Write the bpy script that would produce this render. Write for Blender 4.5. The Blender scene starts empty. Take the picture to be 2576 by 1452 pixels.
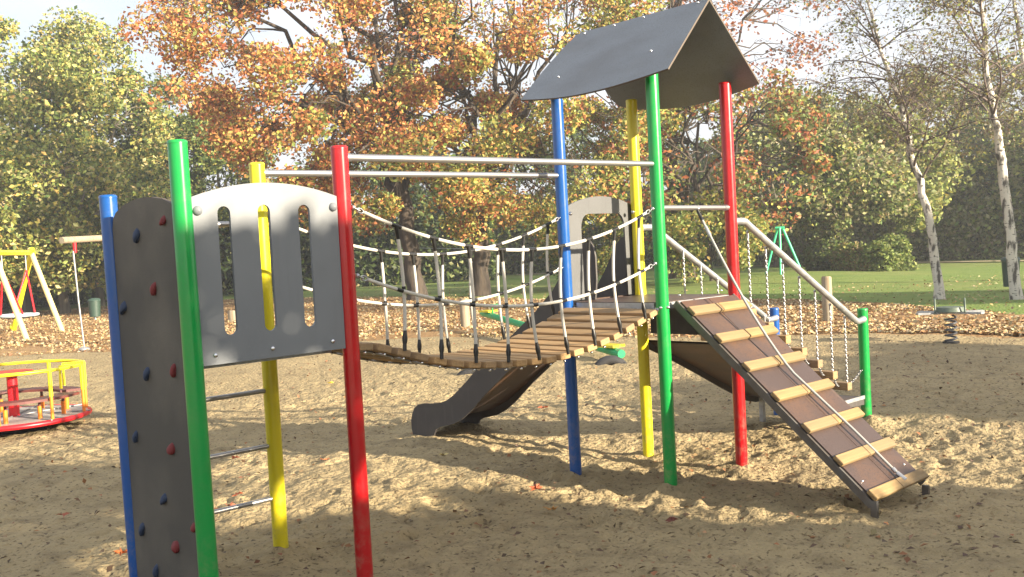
import bpy, math, random
import numpy as np
from math import sin, cos, pi, radians
from mathutils import Vector, Matrix
random.seed(7)
SC = bpy.context.scene
COL = SC.collection
# ------------------------------------------------------------------ camera
CAM = (-3.2048, -4.8794, 1.9093)
YAW, PITCH, ROLL = 0.82533, -0.040474, -0.053765
cam = bpy.data.cameras.new('camera'); cob = bpy.data.objects.new('camera', cam); COL.objects.link(cob)
fw = Vector((cos(YAW)*cos(PITCH), sin(YAW)*cos(PITCH), sin(PITCH)))
r0 = Vector((sin(YAW), -cos(YAW), 0)); u0 = r0.cross(fw)
rt = r0*cos(ROLL)+u0*sin(ROLL); up = -r0*sin(ROLL)+u0*cos(ROLL)
M = Matrix((rt, up, -fw)).transposed().to_4x4(); M.translation = Vector(CAM)
cob.matrix_world = M
cam.sensor_width = 36; cam.lens = 36*2494.3/2576; cam.clip_start = 0.1; cam.clip_end = 3000
SC.camera = cob
# ------------------------------------------------------------------ light
SUN = Vector((0.25, -1.0, 0.29)).normalized()
w = bpy.data.worlds.new('World'); SC.world = w; w.use_nodes = True
nt = w.node_tree; bg = nt.nodes['Background']
sky = nt.nodes.new('ShaderNodeTexSky'); sky.sky_type = 'NISHITA'; sky.sun_disc = False
sky.sun_elevation = math.asin(SUN.z); sky.sun_rotation = math.atan2(SUN.x, SUN.y)
sky.air_density = 1.0; sky.dust_density = 2.0; sky.ozone_density = 1.0
# thin bright veils of cloud over the blue
tcw = nt.nodes.new('ShaderNodeTexCoord'); mpw = nt.nodes.new('ShaderNodeMapping'); mpw.inputs['Scale'].default_value = (1.6, 1.6, 4.5); mpw.inputs['Location'].default_value = (.4, .7, .1)
nzw = nt.nodes.new('ShaderNodeTexNoise'); nzw.inputs['Scale'].default_value = 1.3; nzw.inputs['Detail'].default_value = 7; nzw.inputs['Roughness'].default_value = .55
mrw = nt.nodes.new('ShaderNodeMapRange'); mrw.inputs[1].default_value = .36; mrw.inputs[2].default_value = .60; mrw.inputs[3].default_value = .45; mrw.inputs[4].default_value = 1.0
mxw = nt.nodes.new('ShaderNodeMix'); mxw.data_type = 'RGBA'; mxw.inputs[7].default_value = (5.2, 5.4, 5.8, 1)
nt.links.new(tcw.outputs['Generated'], mpw.inputs[0]); nt.links.new(mpw.outputs[0], nzw.inputs['Vector']); nt.links.new(nzw.outputs['Fac'], mrw.inputs[0])
nt.links.new(mrw.outputs[0], mxw.inputs[0]); nt.links.new(sky.outputs[0], mxw.inputs[6])
nt.links.new(mxw.outputs[2], bg.inputs[0]); bg.inputs[1].default_value = 0.058
sl = bpy.data.lights.new('sun', 'SUN'); sl.energy = 5.0; sl.angle = radians(0.55); sl.color = (1, 0.86, 0.66)
so = bpy.data.objects.new('sun', sl); COL.objects.link(so)
so.rotation_euler = SUN.to_track_quat('Z', 'Y').to_euler(); so.location = (0, -20, 20)
SC.view_settings.view_transform = 'Standard'; SC.view_settings.look = 'None'
SC.view_settings.exposure = 1.9; SC.view_settings.gamma = 1.0
SC.view_settings.use_curve_mapping = False

# ------------------------------------------------------------------ materials
def mat(name, color, rough=0.6, metal=0.0, noise=None, bump=None, coat=0.0, spec=0.5, attr=None, transl=0.0):
    m = bpy.data.materials.new(name); m.use_nodes = True
    n = m.node_tree.nodes; L = m.node_tree.links; b = n['Principled BSDF']
    b.inputs['Base Color'].default_value = (*color, 1); b.inputs['Roughness'].default_value = rough
    b.inputs['Metallic'].default_value = metal; b.inputs['Coat Weight'].default_value = coat
    b.inputs['Specular IOR Level'].default_value = spec
    tc = n.new('ShaderNodeTexCoord')
    if noise:   # list of (scale vec, color2, lo, hi)
        cur = None
        for (sc, c2, lo, hi) in noise:
            mp = n.new('ShaderNodeMapping'); L.new(tc.outputs['Object'], mp.inputs[0])
            mp.inputs['Scale'].default_value = sc
            nz = n.new('ShaderNodeTexNoise'); nz.inputs['Scale'].default_value = 1; nz.inputs['Detail'].default_value = 5
            L.new(mp.outputs[0], nz.inputs['Vector'])
            mr = n.new('ShaderNodeMapRange'); mr.inputs[1].default_value = lo; mr.inputs[2].default_value = hi
            L.new(nz.outputs['Fac'], mr.inputs[0])
            mx = n.new('ShaderNodeMix'); mx.data_type = 'RGBA'
            if cur is None: mx.inputs[6].default_value = (*color, 1)
            else: L.new(cur, mx.inputs[6])
            mx.inputs[7].default_value = (*c2, 1); L.new(mr.outputs[0], mx.inputs[0]); cur = mx.outputs[2]
        L.new(cur, b.inputs['Base Color'])
    if bump:
        mp = n.new('ShaderNodeMapping'); L.new(tc.outputs['Object'], mp.inputs[0]); mp.inputs['Scale'].default_value = bump[0]
        nz = n.new('ShaderNodeTexNoise'); nz.inputs['Scale'].default_value = 1; nz.inputs['Detail'].default_value = 6
        L.new(mp.outputs[0], nz.inputs['Vector'])
        bp = n.new('ShaderNodeBump'); bp.inputs['Strength'].default_value = bump[1]; bp.inputs['Distance'].default_value = bump[2]
        L.new(nz.outputs['Fac'], bp.inputs['Height']); L.new(bp.outputs[0], b.inputs['Normal'])
    if attr:
        a = n.new('ShaderNodeAttribute'); a.attribute_name = attr
        L.new(a.outputs['Color'], b.inputs['Base Color'])
        if transl > 0:
            out = n['Material Output']; t = n.new('ShaderNodeBsdfTranslucent'); L.new(a.outputs['Color'], t.inputs[0])
            ms = n.new('ShaderNodeMixShader'); ms.inputs[0].default_value = transl
            L.new(b.outputs[0], ms.inputs[1]); L.new(t.outputs[0], ms.inputs[2]); L.new(ms.outputs[0], out.inputs[0])
    return m
def S3(a, b=None, c=None): return (a, b or a, c or a)
M_red = mat('red_paint', (0.44, 0.006, 0.010), 0.28, noise=[(S3(2, 2, .7), (0.42, 0.006, 0.01), .45, .8)], coat=.3)
M_grn = mat('green_paint', (0.003, 0.27, 0.05), 0.28, noise=[(S3(2, 2, .7), (0.004, 0.27, .045), .45, .8)], coat=.3)
M_blu = mat('blue_paint', (0.004, 0.075, 0.30), 0.28, noise=[(S3(2, 2, .7), (0.01, 0.07, .3), .45, .8)], coat=.3)
M_yel = mat('yellow_paint', (0.72, 0.62, 0.015), 0.3, noise=[(S3(2, 2, .7), (0.62, 0.52, .015), .45, .8)], coat=.3)
M_alu = mat('brushed_metal', (0.40, 0.40, 0.40), 0.38, 0.85, noise=[(S3(3), (0.40, 0.40, 0.41), .4, .8)])
M_galv = mat('galvanised_steel', (0.42, 0.43, 0.44), 0.5, 0.7, noise=[(S3(14), (0.32, 0.33, 0.34), .45, .6)])
M_steel = mat('dark_steel_frame', (0.13, 0.115, 0.10), 0.5, 0.5, noise=[(S3(8), (0.16, 0.155, 0.15), .45, .7)])
M_chain = mat('steel_chain', (0.42, 0.42, 0.43), 0.35, 0.8)
M_chrome = mat('bolt_steel', (0.7, 0.7, 0.7), 0.2, 1.0)
M_panel = mat('grey_panel', (0.18, 0.195, 0.21), 0.55, noise=[(S3(1.2), (0.16, 0.175, 0.192), .4, .7), (S3(60), (.176, .190, .205), .55, .75)])
M_arch = mat('silver_grey_panel', (0.115, 0.118, 0.12), 0.42, noise=[(S3(1.8), (0.095, 0.098, 0.10), .4, .7), (S3(70), (.13, .134, .138), .55, .75)])
M_roof = mat('slate_grey_panel', (0.165, 0.185, 0.21), 0.5, noise=[((.8, 2, 6), (0.13, 0.14, 0.155), .4, .7), (S3(90), (.10, .105, .115), .5, .8)])
M_edge = mat('panel_edge', (0.10, 0.078, 0.06), 0.7)
M_dark = mat('dark_grey_panel', (0.060, 0.054, 0.052), 0.55, noise=[(S3(120), (.075, .068, .066), .55, .75)])
M_climb = mat('climbing_wall_panel', (0.062, 0.058, 0.050), 0.75, noise=[(S3(1.5), (0.125, 0.113, 0.092), .4, .65), (S3(150), (.065, .06, .055), .5, .7)], bump=(S3(120), .25, .004))
M_rope = mat('pale_rope', (0.52, 0.50, 0.44), 0.75, bump=(S3(160, 160, 160), .6, .003))
M_greyrope = mat('grey_rope', (0.30, 0.30, 0.29), 0.75, bump=(S3(160), .6, .003))
M_black = mat('black_sleeve', (0.015, 0.015, 0.015), 0.35)
M_wood = mat('pine_plank', (0.31, 0.205, 0.085), 0.75, noise=[((1.5, 30, 60), (0.17, 0.105, 0.042), .42, .68), (S3(4), (.27, .19, .085), .45, .7)], bump=((2, 50, 90), .3, .003))
M_wood2 = mat('bridge_plank', (0.42, 0.26, 0.11), 0.75, noise=[((45, 2.2, 60), (0.27, 0.15, 0.06), .42, .68), (S3(4), (.34, .22, .10), .45, .7)], bump=((60, 2.5, 90), .3, .003))
M_ply = mat('brown_phenolic_board', (0.060, 0.040, 0.034), 0.42, noise=[(S3(3, 2, 2), (0.105, 0.055, 0.030), .45, .68), (S3(80), (.045, .030, .026), .5, .7), ((9, 1.2, 1.2), (.12, .085, .055), .62, .8)], bump=(S3(140), .2, .002))
M_log = mat('weathered_log', (0.29, 0.25, 0.18), 0.85, noise=[((20, 20, 1.2), (0.24, 0.18, 0.11), .45, .65)], bump=((25, 25, 2), .5, .01))
M_hblue = mat('blue_hold', (0.02, 0.035, 0.075), 0.7, bump=(S3(60), .4, .004))
M_hred = mat('red_hold', (0.15, 0.016, 0.017), 0.7, bump=(S3(60), .4, .004))
M_brownseat = mat('brown_seat', (0.12, 0.035, 0.03), 0.5)
M_orange = mat('orange_shade_tone', (0.75, 0.22, 0.02), 0.4)  # shading below seat level on the roundabout, painted in as orange
M_redb = mat('bright_red_paint', (0.62, 0.012, 0.02), 0.35)
M_yelb = mat('bright_yellow_paint', (0.85, 0.72, 0.02), 0.35)
M_paleleg = mat('pale_yellow_wood', (0.75, 0.66, 0.28), 0.6)
M_checker = mat('checker_plate', (0.50, 0.47, 0.43), 0.5, 0.2, noise=[(S3(30), (0.38, 0.35, 0.32), .45, .6)])
M_seatblue = mat('pale_blue_seat', (0.42, 0.52, 0.56), 0.6)
M_rubber = mat('black_rubber', (0.03, 0.03, 0.032), 0.8, bump=(S3(20), .4, .01))
M_binm = mat('dark_green_bin', (0.03, 0.06, 0.045), 0.5)
M_mint = mat('mint_green_paint', (0.07, 0.60, 0.32), 0.4)
M_bark = mat('oak_bark', (0.075, 0.058, 0.042), 0.95, noise=[((6, 6, 1), (0.035, 0.028, 0.022), .4, .65)], bump=((8, 8, 1.5), .8, .05))
M_bark2 = mat('grey_bark', (0.16, 0.14, 0.105), 0.95, noise=[((6, 6, 1), (0.08, 0.07, 0.05), .4, .65)], bump=((8, 8, 1.5), .8, .05))
M_birch = mat('birch_bark', (0.56, 0.52, 0.46), 0.85, noise=[((7, 7, 2.4), (0.07, 0.062, 0.055), .50, .60), ((9, 9, 26), (.09, .08, .07), .60, .66)], bump=((6, 6, 8), .5, .02))
M_birchtwig = mat('birch_twig', (0.13, 0.10, 0.09), 0.9)
M_leaf = mat('leaf', (0.1, 0.1, 0.02), 0.55, attr='col', transl=0.35, spec=.35)
M_dead = mat('fallen_leaf', (0.3, 0.12, 0.04), 0.8, attr='col')
def dust(m):
    n = m.node_tree.nodes; L = m.node_tree.links; b = n['Principled BSDF']; src = b.inputs['Base Color'].links[0].from_socket
    tc = n.new('ShaderNodeTexCoord'); sp = n.new('ShaderNodeSeparateXYZ'); L.new(tc.outputs['Object'], sp.inputs[0])
    mr = n.new('ShaderNodeMapRange'); mr.inputs[1].default_value = .55; mr.inputs[2].default_value = 0; mr.inputs[3].default_value = .12; mr.inputs[4].default_value = 1.0; L.new(sp.outputs[2], mr.inputs[0])
    nz = n.new('ShaderNodeTexNoise'); nz.inputs['Scale'].default_value = 14; nz.inputs['Detail'].default_value = 8; nz.inputs['Roughness'].default_value = .7; L.new(tc.outputs['Object'], nz.inputs['Vector'])
    m2 = n.new('ShaderNodeMapRange'); m2.inputs[1].default_value = .48; m2.inputs[2].default_value = .68; L.new(nz.outputs['Fac'], m2.inputs[0])
    mu = n.new('ShaderNodeMath'); mu.operation = 'MULTIPLY'; L.new(mr.outputs[0], mu.inputs[0]); L.new(m2.outputs[0], mu.inputs[1])
    mx = n.new('ShaderNodeMix'); mx.data_type = 'RGBA'; L.new(mu.outputs[0], mx.inputs[0]); L.new(src, mx.inputs[6]); mx.inputs[7].default_value = (.26, .21, .13, 1)
    mh = n.new('ShaderNodeMath'); mh.operation = 'MULTIPLY'; mh.inputs[1].default_value = .55; L.new(mu.outputs[0], mh.inputs[0]); L.new(mh.outputs[0], mx.inputs[0])
    L.new(mx.outputs[2], b.inputs['Base Color'])
    ro = n.new('ShaderNodeMapRange'); ro.inputs[3].default_value = b.inputs['Roughness'].default_value; ro.inputs[4].default_value = .7; L.new(mu.outputs[0], ro.inputs[0]); L.new(ro.outputs[0], b.inputs['Roughness'])
for _m in (M_red, M_grn, M_blu, M_yel): dust(_m)
def streaks(m, c, amt=.45):
    n = m.node_tree.nodes; L = m.node_tree.links; b = n['Principled BSDF']; src = b.inputs['Base Color'].links[0].from_socket
    tc = n.new('ShaderNodeTexCoord'); f = []
    for sc, lo, hi in (((26, 26, 1.6), .56, .74), ((5, 5, 5), .55, .75)):
        mp = n.new('ShaderNodeMapping'); mp.inputs['Scale'].default_value = sc; L.new(tc.outputs['Object'], mp.inputs[0])
        nz = n.new('ShaderNodeTexNoise'); nz.inputs['Scale'].default_value = 1; nz.inputs['Detail'].default_value = 6; L.new(mp.outputs[0], nz.inputs['Vector'])
        mr = n.new('ShaderNodeMapRange'); mr.inputs[1].default_value = lo; mr.inputs[2].default_value = hi; mr.inputs[4].default_value = amt; L.new(nz.outputs['Fac'], mr.inputs[0]); f.append(mr.outputs[0])
    ad = n.new('ShaderNodeMath'); ad.operation = 'MAXIMUM'; L.new(f[0], ad.inputs[0]); L.new(f[1], ad.inputs[1])
    mx = n.new('ShaderNodeMix'); mx.data_type = 'RGBA'; L.new(ad.outputs[0], mx.inputs[0]); L.new(src, mx.inputs[6]); mx.inputs[7].default_value = (*c, 1); L.new(mx.outputs[2], b.inputs['Base Color'])
streaks(M_panel, (.14, .15, .16), .3); streaks(M_arch, (.08, .082, .085), .4); streaks(M_roof, (.16, .165, .17), .35); streaks(M_dark, (.11, .10, .09), .4)
def vary(m, amt):
    n = m.node_tree.nodes; L = m.node_tree.links; b = n['Principled BSDF']; src = b.inputs['Base Color'].links[0].from_socket
    oi = n.new('ShaderNodeObjectInfo'); mr = n.new('ShaderNodeMapRange'); mr.inputs[3].default_value = 0; mr.inputs[4].default_value = amt; L.new(oi.outputs['Random'], mr.inputs[0])
    mx = n.new('ShaderNodeMix'); mx.data_type = 'RGBA'; L.new(mr.outputs[0], mx.inputs[0]); L.new(src, mx.inputs[6]); mx.inputs[7].default_value = (.16, .125, .085, 1); L.new(mx.outputs[2], b.inputs['Base Color'])
vary(M_wood, .5); vary(M_wood2, .65)
# ground materials
M_sand = mat('sand', (0.375, 0.293, 0.162), 0.95,
             noise=[(S3(.5), (0.31, 0.243, 0.136), .4, .65), (S3(4), (0.25, 0.194, 0.11), .48, .70), (S3(30), (.11, .08, .046), .57, .68), (S3(150), (.36, .29, .17), .55, .8)],
             bump=(S3(20), 1.0, .05), spec=.2)
M_litter = mat('leaf_litter_ground', (0.34, 0.22, 0.105), 0.95,
               noise=[(S3(.35), (0.22, 0.13, 0.055), .4, .65), (S3(9), (0.40, 0.24, 0.11), .5, .66), (S3(24), (.22, .12, .055), .55, .7)],
               bump=(S3(14), .8, .05), spec=.2)
M_lawn = mat('lawn_grass', (0.165, 0.235, 0.055), 0.95,
             noise=[(S3(.12), (0.21, 0.24, 0.075), .4, .65), (S3(1.2), (0.13, 0.20, 0.045), .45, .7), (S3(16), (.15, .18, .055), .55, .75)],
             bump=(S3(18), .8, .06), spec=.2)
M_path = mat('gravel_path', (0.42, 0.33, 0.2), 0.95, noise=[(S3(2), (.30, .22, .12), .4, .7)])
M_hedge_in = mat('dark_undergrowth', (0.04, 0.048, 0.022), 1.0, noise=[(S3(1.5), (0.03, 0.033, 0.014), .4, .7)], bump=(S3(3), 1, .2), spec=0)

# ------------------------------------------------------------------ mesh builder
class MB:
    def __init__(s): s.v = []; s.f = []; s.m = []; s.sm = []
    def add(s, vs, fs, mi=0, smooth=False):
        o = len(s.v); s.v += [tuple(q) for q in vs]
        for f in fs: s.f.append(tuple(i+o for i in f)); s.m.append(mi); s.sm.append(smooth)
    def box(s, c, d, R=None, mi=0):
        c = Vector(c); vs = []
        for x in (-.5, .5):
            for y in (-.5, .5):
                for z in (-.5, .5):
                    p = Vector((x*d[0], y*d[1], z*d[2]))
                    if R is not None: p = R @ p
                    vs.append(c+p)
        s.add(vs, [(0, 1, 3, 2), (4, 6, 7, 5), (0, 4, 5, 1), (2, 3, 7, 6), (0, 2, 6, 4), (1, 5, 7, 3)], mi)
    def tube(s, pts, r, n=8, mi=0, closed=False, caps=True, dome=False):
        pts = [Vector(p) for p in pts]
        k = len(pts); rs = r if isinstance(r, (list, tuple)) else [r]*k
        prev = None; vs = []
        for i, p in enumerate(pts):
            if closed: t = pts[(i+1) % k]-pts[i-1]
            else: t = pts[min(i+1, k-1)]-pts[max(i-1, 0)]
            if t.length < 1e-9: t = Vector((0, 0, 1))
            t.normalize()
            if prev is None:
                a = Vector((1, 0, 0)) if abs(t.x) < .9 else Vector((0, 1, 0)); a = (a-t*a.dot(t)).normalized()
            else:
                a = prev-t*prev.dot(t)
                a = a.normalized() if a.length > 1e-6 else Vector((1, 0, 0))
            prev = a; b = t.cross(a)
            for j in range(n):
                th = 2*pi*j/n; vs.append(p+(a*cos(th)+b*sin(th))*rs[i])
        fs = []
        for i in range(k if closed else k-1):
            for j in range(n):
                i2 = (i+1) % k
                fs.append((i*n+j, i*n+(j+1) % n, i2*n+(j+1) % n, i2*n+j))
        s.add(vs, fs, mi, True)
        if caps and not closed:
            s.add(vs[:n], [tuple(range(n))[::-1]], mi); s.add(vs[-n:], [tuple(range(n))], mi)
    def prism(s, poly, T, th, mi=0, me=None):
        """poly: 2D outline, T(u,v)->3D, th: thickness vector"""
        th = Vector(th); n = len(poly); a = [Vector(T(*p)) for p in poly]; vs = a+[p+th for p in a]
        s.add(vs, [tuple(range(n)), tuple(range(n, 2*n))[::-1]], mi)
        s.add(vs, [(i, i+n, (i+1) % n+n, (i+1) % n) for i in range(n)], mi if me is None else me)
    def ball(s, c, r, mi=0, nu=10, nv=6, rng=None, jit=0, half=None):
        c = Vector(c); r = r if isinstance(r, (tuple, list)) else (r, r, r); vs = []; fs = []
        for i in range(nv+1):
            ph = pi*i/nv
            for j in range(nu):
                th = 2*pi*j/nu; q = 1+(rng.uniform(-jit, jit) if rng else 0)
                vs.append(c+Vector((r[0]*sin(ph)*cos(th)*q, r[1]*sin(ph)*sin(th)*q, r[2]*cos(ph)*q)))
        for i in range(nv):
            for j in range(nu): fs.append((i*nu+j, (i+1)*nu+j, (i+1)*nu+(j+1) % nu, i*nu+(j+1) % nu))
        s.add(vs, fs, mi, True)
    def build(s, name, mats, parent=None, origin=(0, 0, 0), bevel=0, label=None, cat=None, group=None, kind=None):
        """vertices are world coordinates; origin is where the object's own origin sits"""
        o = Vector(origin); me = bpy.data.meshes.new(name)
        me.from_pydata([tuple(Vector(q)-o) for q in s.v], [], s.f)
        if not isinstance(mats, (list, tuple)): mats = [mats]
        for m in mats: me.materials.append(m)
        me.polygons.foreach_set('material_index', s.m); me.polygons.foreach_set('use_smooth', s.sm)
        me.validate(); me.update()
        ob = bpy.data.objects.new(name, me); COL.objects.link(ob)
        place(ob, o, parent)
        if bevel:
            b = ob.modifiers.new('bevel', 'BEVEL'); b.width = bevel; b.segments = 2; b.limit_method = 'ANGLE'; b.angle_limit = radians(40)
        tag(ob, label, cat, group, kind)
        return ob
WL = {}
def place(ob, world, parent=None):
    WL[ob.name] = Vector(world)
    if parent is not None:
        ob.parent = parent; ob.location = Vector(world)-WL[parent.name]
    else: ob.location = Vector(world)
def tag(ob, label=None, cat=None, group=None, kind=None):
    if label: ob['label'] = label
    if cat: ob['category'] = cat
    if group: ob['group'] = group
    if kind: ob['kind'] = kind
    return ob
def empty(name, loc, label, cat, group=None):
    e = bpy.data.objects.new(name, None); COL.objects.link(e); e.empty_display_size = .2
    place(e, loc); return tag(e, label, cat, group)
def cp(src, world, parent, rot=None, label=None):
    c = src.copy(); COL.objects.link(c)
    c.parent = None; place(c, world, parent)
    if rot is not None: c.rotation_euler = rot
    if label: c['label'] = label
    return c
def bearing(u, d, z=0):
    """ground point at distance d from the standpoint, u = survey bearing"""
    th = YAW-math.atan((u-1288)/2494.3)
    return Vector((CAM[0]+d*cos(th), CAM[1]+d*sin(th), z))

# ------------------------------------------------------------------ thin autumn haze
hz = bpy.data.materials.new('haze_air'); hz.use_nodes = True; hn = hz.node_tree.nodes; hn.remove(hn['Principled BSDF'])
pv = hn.new('ShaderNodeVolumePrincipled'); pv.inputs['Color'].default_value = (.93, .95, 1, 1); pv.inputs['Density'].default_value = 0.0017; pv.inputs['Anisotropy'].default_value = 0.3
hz.node_tree.links.new(pv.outputs[0], hn['Material Output'].inputs['Volume'])
m = MB(); m.box((30, 30, 12), (300, 300, 28)); m.build('haze', hz, kind='stuff', label='thin bright haze over the whole park', cat='haze')
# ------------------------------------------------------------------ value noise
_rs = np.random.RandomState(3); _LAT = _rs.rand(256, 256)
def vnoise(x, y):
    xi = np.floor(x).astype(int); yi = np.floor(y).astype(int); fx = x-xi; fy = y-yi
    fx = fx*fx*(3-2*fx); fy = fy*fy*(3-2*fy)
    g = lambda a, b: _LAT[a & 255, b & 255]
    return (g(xi, yi)*(1-fx)+g(xi+1, yi)*fx)*(1-fy)+(g(xi, yi+1)*(1-fx)+g(xi+1, yi+1)*fx)*fy
def fbm(x, y, o=4):
    s = 0; a = 1; t = 0
    for i in range(o):
        s = s+a*vnoise(x*2**i+17*i, y*2**i+31*i); t += a; a *= .5
    return s/t-.5
# trodden hollows in the sand
_d = np.random.RandomState(11)
ND = 6500
dx = _d.uniform(-6, 15, ND); dy = _d.uniform(-6, 13, ND); da = _d.uniform(0, pi, ND); dd = _d.uniform(.006, .026, ND); dl = _d.uniform(.06, .17, ND)
def ground_h(x, y, detail=True):
    x = np.asarray(x, float); y = np.asarray(y, float)
    rr = np.hypot(x-CAM[0], y-CAM[1])
    far = np.clip((26-rr)/12, 0, 1)
    h = fbm(x*.28, y*.28, 2)*.14*np.clip((40-rr)/20, 0.15, 1)
    h = h+(fbm(x*1.6+5, y*1.6, 3)*.060+fbm(x*8.5, y*8.5+9, 4)*.052)*far
    return h
def dents(X, Y, H, mask):
    """stamp elongated foot hollows with a raised rim"""
    idx = np.where(mask)[0]; xs = X[idx]; ys = Y[idx]
    order = np.argsort(xs); xs = xs[order]; ys = ys[order]; idx = idx[order]; add = np.zeros(len(xs))
    for k in range(ND):
        lo = np.searchsorted(xs, dx[k]-.42); hi = np.searchsorted(xs, dx[k]+.42)
        if hi <= lo: continue
        px = xs[lo:hi]-dx[k]; py = ys[lo:hi]-dy[k]
        m = np.abs(py) < .42
        if not m.any(): continue
        px = px[m]; py = py[m]
        a = px*cos(da[k])+py*sin(da[k]); b = -px*sin(da[k])+py*cos(da[k])
        q = (a/dl[k])**2+(b/(dl[k]*.5))**2
        add[lo:hi][m] += -dd[k]*np.exp(-q*1.2)+dd[k]*.42*np.exp(-(np.sqrt(q)-1.55)**2*3.0)
    H[idx] += add
# ------------------------------------------------------------------ ground
def boundary(tab, th):
    us = np.array([a for a, b in tab]); ds = np.array([b for a, b in tab])
    ths = YAW-np.arctan((us-1288)/2494.3)
    o = np.argsort(ths); return np.interp(th, ths[o], ds[o])
SANDB = [(-1600, 26), (-300, 27), (197, 25.5), (600, 23.5), (1100, 22.2), (1600, 20.2), (2000, 19), (2300, 19.0), (2576, 18.6), (4500, 18)]
LITB = [(-1600, 58), (-300, 58), (100, 56), (500, 56), (900, 47), (1350, 36), (1700, 31.5), (2000, 29.5), (2400, 24.0), (2576, 22.5), (4500, 21)]
def make_ground():
    th0 = YAW
    a = np.concatenate([np.linspace(-pi, -radians(34), 70, endpoint=False), np.arange(-radians(34), radians(34), radians(.125)), np.linspace(radians(34), pi, 70)])
    rr = [0.3, 1.0, 1.8, 2.4, 2.8]
    while rr[-1] < 14: rr.append(rr[-1]*1.0038)
    while rr[-1] < 80: rr.append(rr[-1]*1.0085)
    while rr[-1] < 1500: rr.append(rr[-1]*1.12)
    rr = np.array(rr); A, R = np.meshgrid(th0+a, rr, indexing='ij')
    X = (CAM[0]+R*np.cos(A)).ravel(); Y = (CAM[1]+R*np.sin(A)).ravel(); R = R.ravel(); A = A.ravel()
    H = ground_h(X, Y)
    dents(X, Y, H, (R < 16) & (R > 2.5) & (np.abs(A-th0) < radians(36)))
    # mounds where sand is heaped round posts, hollow under the slide and the bridge
    for (mx, my, mh, mr) in ((3.4, 3.1, .05, .5), (2.2, 2.9, .07, .8), (2.74, -.12, .05, .35), (0.0, .97, .0, .3), (5.92, -.04, .05, .6), (4.2, -2.6, .05, 1.2), (1.0, 1.7, .09, .8)):
        H += mh*np.exp(-((X-mx)**2+(Y-my)**2)/mr**2)
    for (mx, my) in ((-.972, 0), (0, 0), (0, .972), (-.972, .972), (2.735, -.119), (3.715, -.093), (3.689, .887), (2.709, .861), (5.92, -.05)):
        q = np.hypot(X-mx, Y-my); an = np.arctan2(Y-my, X-mx)
        H += .018*np.exp(-(q/.16)**2)*(1+.6*np.sin(an*2+mx*3))-.025*np.exp(-((q-.34)/.14)**2)*(1+.5*np.sin(an*3+my*5))
    q = np.hypot((X-2.7)*1.0, (Y-3.75)*1.0); H -= .07*np.exp(-(q/.5)**2)
    # a low grassy mound far right
    g = bearing(1940, 43); H += .30*np.exp(-((X-g.x)**2+(Y-g.y)**2)/5.0**2)
    H += np.clip((R-300)/900, 0, 1)*0
    na, nr = len(a), len(rr)
    ii = np.arange(na-1)[:, None]*nr+np.arange(nr-1)[None, :]
    F = np.stack([ii, ii+1, ii+nr+1, ii+nr], -1).reshape(-1, 4)
    cx = X[F].mean(1); cy = Y[F].mean(1); cr = R[F].mean(1); ca = A[F].mean(1)
    nb = fbm(cx*.5, cy*.5, 4)
    bs = boundary(SANDB, ca)+nb*2.0; bl = boundary(LITB, ca)+fbm(cx*.3+9, cy*.3, 3)*3.0
    zone = np.where(cr < bs, 0, np.where(cr < bl, 1, 2))
    for z, (nm, mt, lb, ct) in enumerate((('sand_ground', M_sand, 'trodden pale playground sand under the climbing frame', 'sand'),
                                      ('leaf_litter_ground', M_litter, 'strip of earth covered with orange fallen leaves', 'ground'),
                                      ('lawn', M_lawn, 'green mown lawn beyond the leaf strip', 'lawn'))):
        f = F[zone == z]; used, inv = np.unique(f, return_inverse=True); f = inv.reshape(-1, 4)
        me = bpy.data.meshes.new(nm); me.vertices.add(len(used)); me.vertices.foreach_set('co', np.stack([X[used], Y[used], H[used]], -1).ravel())
        me.loops.add(f.size); me.loops.foreach_set('vertex_index', f.ravel().astype(np.int32))
        me.polygons.add(len(f)); me.polygons.foreach_set('loop_start', np.arange(0, f.size, 4, dtype=np.int32)); me.polygons.foreach_set('loop_total', np.full(len(f), 4, np.int32))
        me.update(calc_edges=True); me.polygons.foreach_set('use_smooth', np.ones(len(f), bool)); me.materials.append(mt)
        o = bpy.data.objects.new(nm, me); COL.objects.link(o); tag(o, lb, ct, None, 'structure')
    return None
make_ground()
def gz(x, y): return float(ground_h(np.array([x]), np.array([y]))[0])
# path beyond the lawn
m = MB(); pts = [bearing(u, d) for u, d in ((1300, 70), (1700, 66), (2100, 60), (2500, 54), (2900, 50))]
for i in range(len(pts)-1):
    a_, b_ = pts[i], pts[i+1]; n_ = (Vector(CAM[:2]+(0,))-a_); n_.z = 0; n_.normalize(); n_ *= 1.3
    m.add([a_+Vector((0, 0, .05)), b_+Vector((0, 0, .05)), b_+n_+Vector((0, 0, .05)), a_+n_+Vector((0, 0, .05))], [(0, 1, 2, 3)])
m.build('path', M_path, kind='structure', label='pale path at the far edge of the lawn', cat='path')

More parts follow.
